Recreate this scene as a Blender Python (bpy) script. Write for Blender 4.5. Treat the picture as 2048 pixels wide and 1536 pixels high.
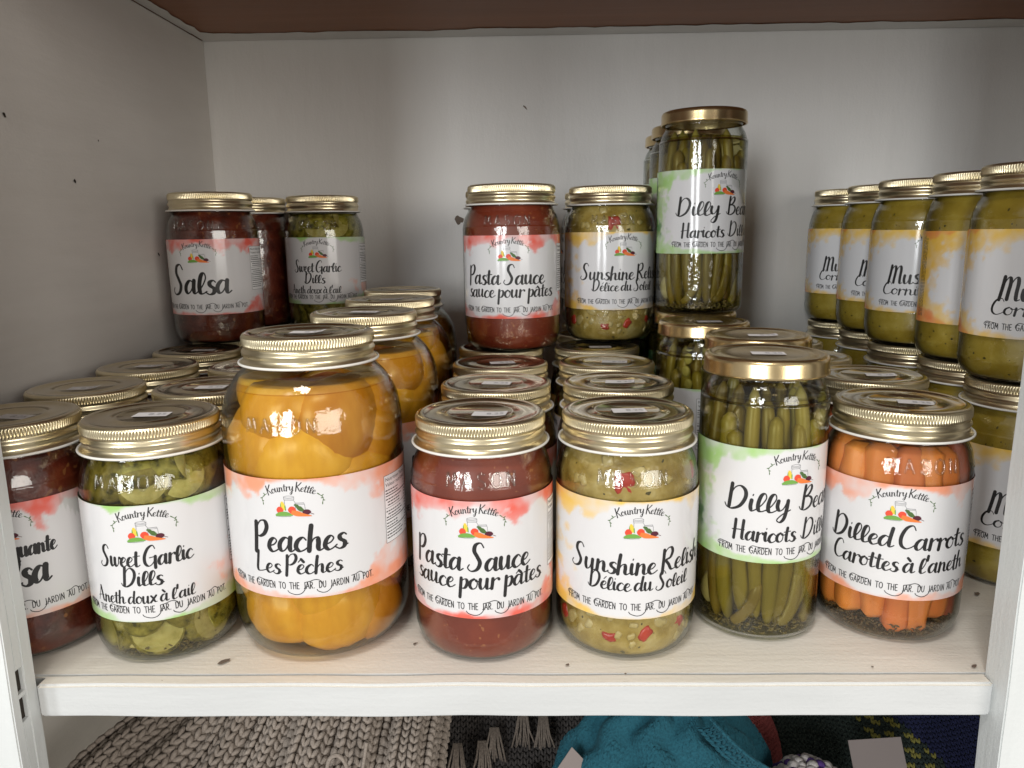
import bpy, math, random
from mathutils import Vector, Matrix, noise
R = math.radians
sin, cos, pi = math.sin, math.cos, math.pi
random.seed(7)
S = bpy.context.scene
for o in list(bpy.data.objects): bpy.data.objects.remove(o)
COL = S.collection

# ------------------------------------------------------------------ camera
cam = bpy.data.objects.new('camera', bpy.data.cameras.new('camera')); COL.objects.link(cam)
yaw, pitch, roll = R(-1.1283), R(11.3585), R(-0.7596)
fw = Vector((sin(yaw)*cos(pitch), cos(yaw)*cos(pitch), -sin(pitch)))
rt = Vector((cos(yaw), -sin(yaw), 0)); up = rt.cross(fw)
rt, up = rt*cos(roll)+up*sin(roll), up*cos(roll)-rt*sin(roll)
M = Matrix((( rt.x, up.x, -fw.x, .42018), (rt.y, up.y, -fw.y, -.40512), (rt.z, up.z, -fw.z, .22804), (0, 0, 0, 1)))
cam.matrix_world = M
cam.data.sensor_width = 36; cam.data.lens = 36*1537.26/2048
cam.data.clip_start = .01; cam.data.clip_end = 50
S.camera = cam
# ------------------------------------------------------------------ light
W = bpy.data.worlds.new('World'); S.world = W; W.use_nodes = True
bg = W.node_tree.nodes['Background']; bg.inputs[0].default_value = (1.0, .95, .90, 1); bg.inputs[1].default_value = 0.36
def area(name, loc, target, sx, sy, power, col):
    l = bpy.data.lights.new(name, 'AREA'); l.shape = 'RECTANGLE'; l.size = sx; l.size_y = sy; l.energy = power; l.color = col
    o = bpy.data.objects.new(name, l); COL.objects.link(o); o.location = loc
    o.rotation_euler = (Vector(target)-Vector(loc)).to_track_quat('-Z', 'Y').to_euler()
    return o
area('window_light', (-1.60, -2.95, .74), (.42, .2, .18), .42, 1.40, 36, (.95, .98, 1.0))
area('window_light', (-.72, -3.20, .74), (.42, .2, .18), .42, 1.40, 43, (.95, .98, 1.0))
area('ceiling_light', (.22, -.80, 1.45), (.40, -.05, .0), .45, .30, 9.5, (1.0, .96, .90))
area('lamp_light', (2.35, -2.9, .70), (.3, .3, .2), 1.8, 1.3, 53, (1.0, .96, .90))
S.view_settings.view_transform = 'Standard'; S.view_settings.look = 'None'
S.view_settings.exposure = 0.0; S.view_settings.gamma = 1
S.cycles.use_denoising = True
S.cycles.max_bounces = 10; S.cycles.diffuse_bounces = 4; S.cycles.glossy_bounces = 5
S.cycles.transmission_bounces = 8; S.cycles.transparent_max_bounces = 40
S.cycles.caustics_reflective = False; S.cycles.caustics_refractive = False
S.cycles.sample_clamp_indirect = 4

# ------------------------------------------------------------------ helpers
def mesh(name, V, F, smooth=True, mi=None):
    me = bpy.data.meshes.new(name); me.from_pydata(V, [], F); me.update()
    if smooth: me.polygons.foreach_set('use_smooth', [True]*len(F))
    if mi: me.polygons.foreach_set('material_index', mi)
    return me
def obj(name, me, mats=None, parent=None, loc=None, rot=None):
    o = bpy.data.objects.new(name, me); COL.objects.link(o)
    if mats is not None and me is not None:
        for m in (mats if isinstance(mats, (list, tuple)) else [mats]): me.materials.append(m)
    if parent: o.parent = parent
    if loc: o.location = loc
    if rot: o.rotation_euler = rot
    return o
def tag(o, label, cat, group=None):
    o['label'] = label; o['category'] = cat
    if group: o['group'] = group
    return o
def struct(o): o['kind'] = 'structure'; return o
class MB:
    def __init__(s): s.V = []; s.F = []; s.mi = []
    def add(s, V, F, m=0):
        b = len(s.V); s.V += [tuple(v) for v in V]; s.F += [tuple(i+b for i in f) for f in F]; s.mi += [m]*len(F)
    def box(s, x0, x1, y0, y1, z0, z1, m=0):
        s.add([(x0,y0,z0),(x1,y0,z0),(x1,y1,z0),(x0,y1,z0),(x0,y0,z1),(x1,y0,z1),(x1,y1,z1),(x0,y1,z1)],
              [(0,3,2,1),(4,5,6,7),(0,1,5,4),(1,2,6,5),(2,3,7,6),(3,0,4,7)], m)
    def tube(s, P, rad, n=8, m=0, caps=True):
        P = [Vector(p) for p in P]; k = len(P); V = []; F = []; ref = None
        rr = rad if isinstance(rad, (list, tuple)) else [rad]*k
        for i, p in enumerate(P):
            t = (P[min(i+1, k-1)]-P[max(i-1, 0)]).normalized()
            if ref is None: ref = t.orthogonal().normalized()
            ref = (ref-t*ref.dot(t)).normalized(); b = t.cross(ref)
            for j in range(n):
                a = 2*pi*j/n; V.append(p+(ref*cos(a)+b*sin(a))*rr[i])
        for i in range(k-1):
            for j in range(n): F.append((i*n+j, i*n+(j+1) % n, (i+1)*n+(j+1) % n, (i+1)*n+j))
        if caps: F.append(tuple(range(n))[::-1]); F.append(tuple((k-1)*n+j for j in range(n)))
        s.add(V, F, m)
    def ell(s, c, ax, nu=8, nv=5, m=0):  # ellipsoid; ax = three axis vectors
        c = Vector(c); a, b, d = [Vector(q) for q in ax]; V = [c+d]; F = []
        for i in range(1, nv):
            th = pi*i/nv
            for j in range(nu):
                ph = 2*pi*j/nu; V.append(c+a*(sin(th)*cos(ph))+b*(sin(th)*sin(ph))+d*cos(th))
        V.append(c-d); L = len(V)-1
        for j in range(nu): F.append((0, 1+j, 1+(j+1) % nu)); F.append((L, L-nu+(j+1) % nu, L-nu+j))
        for i in range(nv-2):
            for j in range(nu): F.append((1+i*nu+j, 1+(i+1)*nu+j, 1+(i+1)*nu+(j+1) % nu, 1+i*nu+(j+1) % nu))
        s.add(V, F, m)
    def mesh(s, name, smooth=True): return mesh(name, s.V, s.F, smooth, s.mi)
def lathe_data(prof, n, wob=None):
    V = []; F = []; rows = []
    for r, z in prof:
        if r < 1e-6: rows.append([len(V)]); V.append((0, 0, z)); continue
        b = len(V); rows.append(list(range(b, b+n)))
        for j in range(n):
            a = 2*pi*j/n; V.append((r*cos(a), r*sin(a), z))
    for A, B in zip(rows, rows[1:]):
        for j in range(n):
            k = (j+1) % n
            if len(A) == 1 and len(B) == 1: continue
            if len(A) == 1: F.append((A[0], B[k], B[j]))
            elif len(B) == 1: F.append((A[j], A[k], B[0]))
            else: F.append((A[j], A[k], B[k], B[j]))
    return V, F
def lathe(name, prof, n=64): return mesh(name, *lathe_data(prof, n))
def cr(P, per=6, closed=False):  # catmull-rom through points of any dimension
    P = [tuple(p) for p in P]; out = []; n = len(P)
    rng = range(n if closed else n-1)
    for i in rng:
        if closed: a, b, c, d = P[i-1], P[i], P[(i+1) % n], P[(i+2) % n]
        else: a, b, c, d = P[max(i-1, 0)], P[i], P[i+1], P[min(i+2, n-1)]
        for k in range(per):
            t = k/per
            out.append(tuple(.5*((2*q)+(-p+r)*t+(2*p-5*q+4*r-s_)*t*t+(-p+3*q-3*r+s_)*t**3) for p, q, r, s_ in zip(a, b, c, d)))
    if not closed: out.append(P[-1])
    return out
def interp(tab, x):
    if x <= tab[0][0]: return tab[0][1]
    for (a, b), (c, d) in zip(tab, tab[1:]):
        if x <= c: return b+(d-b)*(x-a)/(c-a)
    return tab[-1][1]

# ------------------------------------------------------------------ materials
class NT:
    def __init__(s, name):
        s.m = bpy.data.materials.new(name); s.m.use_nodes = True; s.t = s.m.node_tree; s.t.nodes.clear()
        s.out = s.n('ShaderNodeOutputMaterial')
    def n(s, typ, **kw):
        d = s.t.nodes.new(typ)
        for k, v in kw.items():
            if k.startswith('i_'):
                d.inputs[k[2:].replace('_', ' ')].default_value = v
            else: setattr(d, k, v)
        return d
    def l(s, a, b): s.t.links.new(a, b)
    def math(s, op, a, b=None):
        d = s.n('ShaderNodeMath', operation=op)
        for i, q in enumerate((a, b)):
            if q is None: continue
            if isinstance(q, (int, float)): d.inputs[i].default_value = q
            else: s.l(q, d.inputs[i])
        return d.outputs[0]
    def coords(s, scale=(1, 1, 1), out='Object'):
        tc = s.n('ShaderNodeTexCoord'); mp = s.n('ShaderNodeMapping'); mp.inputs['Scale'].default_value = scale
        s.l(tc.outputs[out], mp.inputs[0]); return mp.outputs[0]
    def noise(s, co, scale, detail=4, rough=.55):
        d = s.n('ShaderNodeTexNoise'); d.inputs['Scale'].default_value = scale; d.inputs['Detail'].default_value = detail
        d.inputs['Roughness'].default_value = rough; s.l(co, d.inputs['Vector']); return d.outputs[0]
    def ramp(s, fac, stops):
        d = s.n('ShaderNodeValToRGB'); e = d.color_ramp.elements
        while len(e) < len(stops): e.new(.5)
        for q, (p, c) in zip(e, stops): q.position = p; q.color = (*c, 1)
        s.l(fac, d.inputs[0]); return d.outputs[0]
    def pr(s, col=None, **kw):
        p = s.n('ShaderNodeBsdfPrincipled'); s.l(p.outputs[0], s.out.inputs[0])
        if col is not None:
            if isinstance(col, tuple): p.inputs['Base Color'].default_value = (*col, 1)
            else: s.l(col, p.inputs['Base Color'])
        for k, v in kw.items():
            q = p.inputs[k.replace('_', ' ')]
            if isinstance(v, (int, float, tuple)): q.default_value = v
            else: s.l(v, q)
        return p
    def bump(s, h, strength, dist):
        b = s.n('ShaderNodeBump'); b.inputs['Strength'].default_value = strength; b.inputs['Distance'].default_value = dist
        s.l(h, b.inputs['Height']); return b.outputs[0]
def plain(name, col, rough=.5, **kw):
    t = NT(name); t.pr(col, Roughness=rough, **kw); return t.m

def paint(name, stretch, c0, c1, spots=True):
    t = NT(name); co = t.coords(stretch); raw = t.coords()
    br = t.noise(co, 60, 6, .65); big = t.noise(raw, 9, 3); fine = t.noise(raw, 420, 2)
    mx = t.math('ADD', t.math('MULTIPLY', br, .55), t.math('MULTIPLY', big, .45))
    col = t.ramp(mx, [(.36, c0), (.62, c1)])
    if spots:
        sp = t.noise(raw, 95, 2, .5); m = t.math('GREATER_THAN', sp, .775)
        mix = t.n('ShaderNodeMix', data_type='RGBA'); t.l(t.math('MULTIPLY', m, .55), mix.inputs[0]); t.l(col, mix.inputs[6])
        mix.inputs[7].default_value = (.30, .22, .13, 1); col = mix.outputs[2]
    h = t.math('ADD', br, t.math('MULTIPLY', fine, .25))
    t.pr(col, Roughness=t.math('ADD', t.math('MULTIPLY', br, .25), .33), Normal=t.bump(h, .55, .0011))
    return t.m
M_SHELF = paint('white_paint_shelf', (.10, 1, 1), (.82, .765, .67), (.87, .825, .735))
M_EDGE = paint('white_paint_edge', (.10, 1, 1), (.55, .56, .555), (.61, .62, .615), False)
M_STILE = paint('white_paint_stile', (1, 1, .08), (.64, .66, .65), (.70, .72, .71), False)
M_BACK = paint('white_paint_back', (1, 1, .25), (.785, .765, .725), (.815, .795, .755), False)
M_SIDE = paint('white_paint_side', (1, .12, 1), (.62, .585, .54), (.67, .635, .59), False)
t = NT('brown_paint'); co = t.coords((.1, 1, 1))
t.pr(t.ramp(t.noise(co, 30), [(.3, (.25, .088, .026)), (.7, (.32, .115, .038))]), Roughness=.5, Normal=t.bump(t.noise(co, 80), .3, .001)); M_BROWN = t.m
M_DARK = plain('slot_shade_and_chip', (.03, .022, .016), .9)  # near-black for the painted shade in the post slots, and for wall chips
M_KNOT = plain('bare_wood_knot', (.17, .13, .10), .8)

def gold(name, c0, c1, rough):
    t = NT(name); co = t.coords(); n = t.noise(co, 130, 4); n2 = t.noise(co, 900, 2)
    col = t.ramp(n, [(.3, c0), (.75, c1)])
    t.pr(col, Metallic=.97, Roughness=t.math('ADD', t.math('MULTIPLY', n, .10), rough-.05), Normal=t.bump(t.noise(co, 60, 2), .04, .0006)); return t.m
M_GOLD = gold('gold_lacquered_lid', (.80, .70, .47), (.84, .74, .51), .30)
M_TOP = gold('gold_panel_dim_reflection', (.62, .53, .36), (.70, .61, .43), .13)  # the lid gold again, darkened: the top's dim reflection is in the colour
M_BRASS = gold('brass_twist_lid', (.70, .54, .29), (.74, .58, .33), .24)
M_LINER = plain('white_lid_liner', (.82, .80, .74), .35)
M_PAPER = plain('white_sticker_paper', (.82, .80, .80), .6)
M_INK = plain('black_ink', (.014, .013, .013), .5)
M_GREYINK = plain('grey_ink', (.42, .42, .44), .6)

def glass(name, tint, edge, f0=.045):
    t = NT(name); lw = t.n('ShaderNodeLayerWeight'); lw.inputs[0].default_value = .5
    f = lw.outputs['Facing']
    sch = t.math('ADD', t.math('MULTIPLY', t.math('POWER', f, 4.0), .85), f0)
    mixc = t.n('ShaderNodeMix', data_type='RGBA'); t.l(t.math('POWER', f, 3.5), mixc.inputs[0])
    mixc.inputs[6].default_value = (*tint, 1); mixc.inputs[7].default_value = (*edge, 1)
    tr = t.n('ShaderNodeBsdfTransparent'); t.l(mixc.outputs[2], tr.inputs[0])
    gl = t.n('ShaderNodeBsdfGlossy'); gl.inputs['Roughness'].default_value = .025
    b = t.bump(t.noise(t.coords(), 90, 3), .50, .0014); t.l(b, gl.inputs['Normal'])
    mx = t.n('ShaderNodeMixShader'); t.l(sch, mx.inputs[0]); t.l(tr.outputs[0], mx.inputs[1]); t.l(gl.outputs[0], mx.inputs[2])
    t.l(mx.outputs[0], t.out.inputs[0]); return t.m
M_GLASS = glass('clear_glass', (.97, .98, .965), (.50, .55, .50))
M_EMB = glass('clear_embossed_glass', (.98, .98, .97), (.72, .72, .68), .085)
def brine(name, tint, edge):
    t = NT(name); lw = t.n('ShaderNodeLayerWeight'); lw.inputs[0].default_value = .5; f = lw.outputs['Facing']
    mixc = t.n('ShaderNodeMix', data_type='RGBA'); t.l(t.math('POWER', f, 2.0), mixc.inputs[0])
    mixc.inputs[6].default_value = (*tint, 1); mixc.inputs[7].default_value = (*edge, 1)
    tr = t.n('ShaderNodeBsdfTransparent'); t.l(mixc.outputs[2], tr.inputs[0])
    gl = t.n('ShaderNodeBsdfGlossy'); gl.inputs['Roughness'].default_value = .03
    mx = t.n('ShaderNodeMixShader'); t.l(t.math('MULTIPLY', t.math('POWER', f, 5.0), .6), mx.inputs[0]); t.l(tr.outputs[0], mx.inputs[1]); t.l(gl.outputs[0], mx.inputs[2])
    t.l(mx.outputs[0], t.out.inputs[0]); return t.m
M_BRINE = brine('yellow_green_brine', (.90, .86, .60), (.62, .56, .28))
M_BRINE2 = brine('orange_brine', (.97, .90, .78), (.80, .58, .36))
M_SYRUP = brine('golden_syrup', (.98, .91, .66), (.86, .66, .28))

def filling(name, stops, scale, rough=.4, bump=.5, specks=None):
    t = NT(name); co = t.coords(); n = t.noise(co, scale, 3, .55); col = t.ramp(n, stops)
    if specks:
        v = t.noise(co, specks[1], 1, .4); m = t.math('GREATER_THAN', v, specks[2])
        mix = t.n('ShaderNodeMix', data_type='RGBA'); t.l(m, mix.inputs[0]); t.l(col, mix.inputs[6]); mix.inputs[7].default_value = (*specks[0], 1); col = mix.outputs[2]
    t.pr(col, Roughness=rough, Normal=t.bump(n, bump, .002)); return t.m
M_SALSA = filling('dark_red_salsa', [(.30, (.045, .007, .004)), (.50, (.11, .016, .008)), (.72, (.19, .036, .014))], 85, .35, .8, ((.26, .09, .03), 210, .69))
M_PASTA = filling('brick_red_sauce', [(.25, (.165, .022, .009)), (.5, (.205, .031, .013)), (.75, (.265, .047, .019))], 60, .4, .12, ((.36, .12, .045), 300, .71))
M_MUST = filling('olive_mustard', [(.30, (.27, .175, .018)), (.52, (.38, .26, .034)), (.72, (.50, .37, .075))], 48, .35, .4, ((.07, .05, .012), 300, .725))
M_RELISH = filling('golden_relish', [(.28, (.23, .145, .024)), (.46, (.36, .245, .055)), (.60, (.46, .33, .10)), (.74, (.54, .42, .18))], 75, .3, 1.0, ((.09, .07, .02), 260, .735))
M_PEPPER = filling('red_pepper', [(.3, (.36, .022, .012)), (.7, (.56, .06, .03))], 90, .3, .2)
M_ONION = filling('pale_onion', [(.3, (.46, .33, .10)), (.7, (.56, .44, .20))], 70, .3, .2)
def organic(name, stops, scale, rough=.35, bump=.3, sss=0, stretch=(1, 1, 1), rad=(.006, .003, .001), var=.5):
    t = NT(name); co = t.coords(stretch); n = t.noise(co, scale, 3, .55)
    oi = t.n('ShaderNodeObjectInfo'); hs = t.n('ShaderNodeHueSaturation'); t.l(t.ramp(n, stops), hs.inputs['Color'])
    t.l(t.math('ADD', t.math('MULTIPLY', oi.outputs['Random'], var), 1-var/2), hs.inputs['Value'])
    t.l(t.math('ADD', t.math('MULTIPLY', oi.outputs['Random'], .06*var), .5-.03*var), hs.inputs['Hue'])
    p = t.pr(hs.outputs[0], Roughness=rough, Normal=t.bump(n, bump, .001))
    if sss: p.inputs['Subsurface Weight'].default_value = sss; p.inputs['Subsurface Radius'].default_value = rad; p.inputs['Subsurface Scale'].default_value = 1.0
    return t.m
M_PEACH = organic('peach_flesh', [(.25, (.60, .27, .025)), (.5, (.71, .36, .040)), (.8, (.82, .46, .075))], 95, .30, .35, 0, (1, 1, .35), var=.34)
M_PIT = organic('peach_pit_side', [(.3, (.55, .13, .02)), (.7, (.85, .36, .05))], 70, .4, .6)
M_BEAN = organic('pickled_bean', [(.25, (.15, .115, .024)), (.55, (.23, .175, .036)), (.8, (.31, .24, .07))], 40, .35, .2, 0, (1, 1, .12))
M_BEANS_SEED = plain('bean_seed', (.40, .36, .14), .4)
M_SKIN = organic('pickle_skin', [(.36, (.060, .055, .014)), (.44, (.19, .17, .042)), (.66, (.36, .32, .11))], 190, .35, .45)
M_FLESH = organic('pickle_flesh', [(.3, (.38, .345, .17)), (.5, (.49, .45, .26)), (.7, (.57, .53, .35))], 220, .35, .15, .2)
M_CARROT = organic('pickled_carrot', [(.25, (.56, .15, .045)), (.55, (.68, .21, .068)), (.8, (.78, .31, .125))], 60, .5, .15, .3, (1, 1, .1))
M_DILL = organic('dill_seed', [(.3, (.09, .07, .035)), (.7, (.20, .155, .075))], 300, .6, .2)
M_GARLIC = plain('garlic_clove', (.62, .56, .40), .4)

# ------------------------------------------------------------------ cabinet
XL, YB, ZC, YF = .085, .45, .4262, -.050
def sheet_box(name, x0, x1, y0, y1, z0, z1, mats, res=.012, amp=.0003, top_m=0, front_m=0, parent=None, bev=.0014):
    """a painted board: subdivided box whose surface and edges wander slightly"""
    import bmesh
    bm = bmesh.new(); bmesh.ops.create_cube(bm, size=1)
    for v in bm.verts: v.co = Vector((x0+(v.co.x+.5)*(x1-x0), y0+(v.co.y+.5)*(y1-y0), z0+(v.co.z+.5)*(z1-z0)))
    bmesh.ops.bevel(bm, geom=bm.edges[:], offset=bev, segments=2, affect='EDGES')
    for ax, (a, b) in enumerate(((x0, x1), (y0, y1), (z0, z1))):
        k = int((b-a)/res)
        for i in range(1, k):
            co = [0, 0, 0]; co[ax] = a+(b-a)*i/k; no = [0, 0, 0]; no[ax] = 1
            bmesh.ops.bisect_plane(bm, geom=bm.verts[:]+bm.edges[:]+bm.faces[:], plane_co=co, plane_no=no)
    for v in bm.verts:
        p = v.co*22
        v.co += Vector((noise.noise(p), noise.noise(p+Vector((9, 3, 1))), noise.noise(p+Vector((2, 7, 5)))))*amp
    for f in bm.faces:
        f.smooth = False
        if f.normal.z > .7: f.material_index = top_m
        elif f.normal.y < -.5: f.material_index = front_m
    me = bpy.data.meshes.new(name); bm.to_mesh(me); bm.free()
    return obj(name, me, mats, parent)
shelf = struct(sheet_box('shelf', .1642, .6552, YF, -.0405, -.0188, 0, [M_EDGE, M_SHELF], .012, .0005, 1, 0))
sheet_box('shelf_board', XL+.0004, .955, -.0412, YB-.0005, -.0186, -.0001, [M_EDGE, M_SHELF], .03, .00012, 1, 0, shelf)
bw = struct(sheet_box('back_wall', XL-.02, .98, YB, YB+.012, -.42, ZC+.03, M_BACK, .03, .0005))
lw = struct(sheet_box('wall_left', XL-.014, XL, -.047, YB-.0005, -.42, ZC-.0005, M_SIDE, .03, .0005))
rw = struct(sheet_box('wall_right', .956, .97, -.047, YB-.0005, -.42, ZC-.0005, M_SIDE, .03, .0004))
us = struct(sheet_box('upper_shelf', XL-.014, .97, -.055, YB-.0005, ZC, ZC+.02, [M_BROWN], .03, .0004))
lf = struct(sheet_box('lower_floor', XL-.014, .97, -.047, YB, -.44, -.421, M_SHELF, .04, .0004))
# white overpaint run along the back and left edges of the brown underside
mb = MB(); pts = []
n = 120
for i in range(n+1):
    x = XL+.001+(.954-XL)*i/n
    wv = .030+.006*noise.noise(Vector((x*14, 0, 3)))+.004*noise.noise(Vector((x*60, 1, 3)))+.010*max(0, .13-x)/.04
    pts.append((x, YB-.0008, YB-wv))
V = [(x, a, ZC-.0008) for x, a, b in pts]+[(x, b, ZC-.0007) for x, a, b in pts]
mb.add(V, [(i, i+1, n+2+i, n+1+i) for i in range(n)])
pts = []
for i in range(81):
    y = -.04+(.455)*i/80; wv = .013+.005*noise.noise(Vector((y*18, 5, 0)))+.004*noise.noise(Vector((y*70, 8, 0)))
    pts.append((y, XL+.0008, XL+wv))
V = [(a, y, ZC-.0010) for y, a, b in pts]+[(b, y, ZC-.0009) for y, a, b in pts]
mb.add(V, [(i, i+1, 82+i, 81+i) for i in range(80)])
obj('overpaint', mb.mesh('overpaint'), M_BACK, us)
# face-frame posts either side of the opening; the left one has slots beside the shelf end, their shade painted on dark inset blocks
mb = MB()
x0, x1, y0, y1 = -.06, .1640, -.068, -.048
def post(name, x0, x1, y0, y1, slots):
    p = struct(obj(name, None))
    zs = [-.42]+[q for s in slots for q in s]+[ZC+.03]
    segs = []
    for i in range(0, len(zs), 2): segs.append((zs[i], zs[i+1]))
    ya, yb_ = (y0+.0062, y1-.0085) if slots else (y1, y1)
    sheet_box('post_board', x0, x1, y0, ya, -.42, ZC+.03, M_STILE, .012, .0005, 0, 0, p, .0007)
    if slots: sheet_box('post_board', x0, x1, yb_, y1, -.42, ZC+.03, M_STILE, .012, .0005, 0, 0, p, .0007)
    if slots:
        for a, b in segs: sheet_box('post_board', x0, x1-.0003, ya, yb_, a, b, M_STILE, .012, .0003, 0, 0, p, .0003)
    for a, b in slots:
        m2 = MB(); m2.box(x0, x1-.0025, y0+.0064, y1-.0087, a+.0002, b-.0002); obj('mortise_shade', m2.mesh('mortise_shade', False), M_DARK, p)
    return p
post('post_left', x0, x1, y0, y1, [(-.0135, -.0005), (.0020, .0150)])
post('post_right', .6554, .90, -.060, -.0408, [])
# paint chips, a knot and nail marks
def chip(name, parent, c, nrm, rx, ry, mat, seed):
    nrm = Vector(nrm); a = nrm.orthogonal().normalized()
    if abs(a.z) > .9: a = nrm.cross(a)
    b = nrm.cross(a); V = []; k = 14
    for i in range(k):
        th = 2*pi*i/k; q = 1+.55*noise.noise(Vector((cos(th)*1.6+seed, sin(th)*1.6, seed*.7)))
        V.append(Vector(c)+a*(rx*q*cos(th))+b*(ry*q*sin(th))+nrm*.0007)
    obj(name, mesh(name, V, [tuple(range(k))], False), mat, parent)
for i, (c, rx, ry) in enumerate([((.421, YB, .3545), .0009, .0026), ((.348, YB, .239), .004, .005), ((.3706, YB, .2254), .0012, .0018), ((.3016, YB, .1358), .0012, .0012)]):
    chip('paint_chip', bw, c, (0, -1, 0), rx, ry, M_KNOT, i*3.1)
for i, (y, z) in enumerate([(.1084, .3046), (.2185, .3008), (.1792, .2677), (.30, .21)]):
    chip('paint_chip', lw, (XL, y, z), (1, 0, 0), .0010 if i != 1 else .0006, .0018 if i != 1 else .0007, M_DARK, i*1.7+.5)
for i, (x, y) in enumerate([(.2552, -.0291), (.4404, -.0333), (.356, -.0118), (.6530, -.0356), (.7004, .0455), (.60, -.036), (.47, -.042)]):
    chip('paint_chip', shelf, (x, y, .0002), (0, 0, 1), (.0036, .0011, .0016, .0022, .0024, .0007, .0007)[i], (.0016, .0009, .0008, .0010, .0016, .0006, .0006)[i], M_KNOT, i*2.3+.2)

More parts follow.
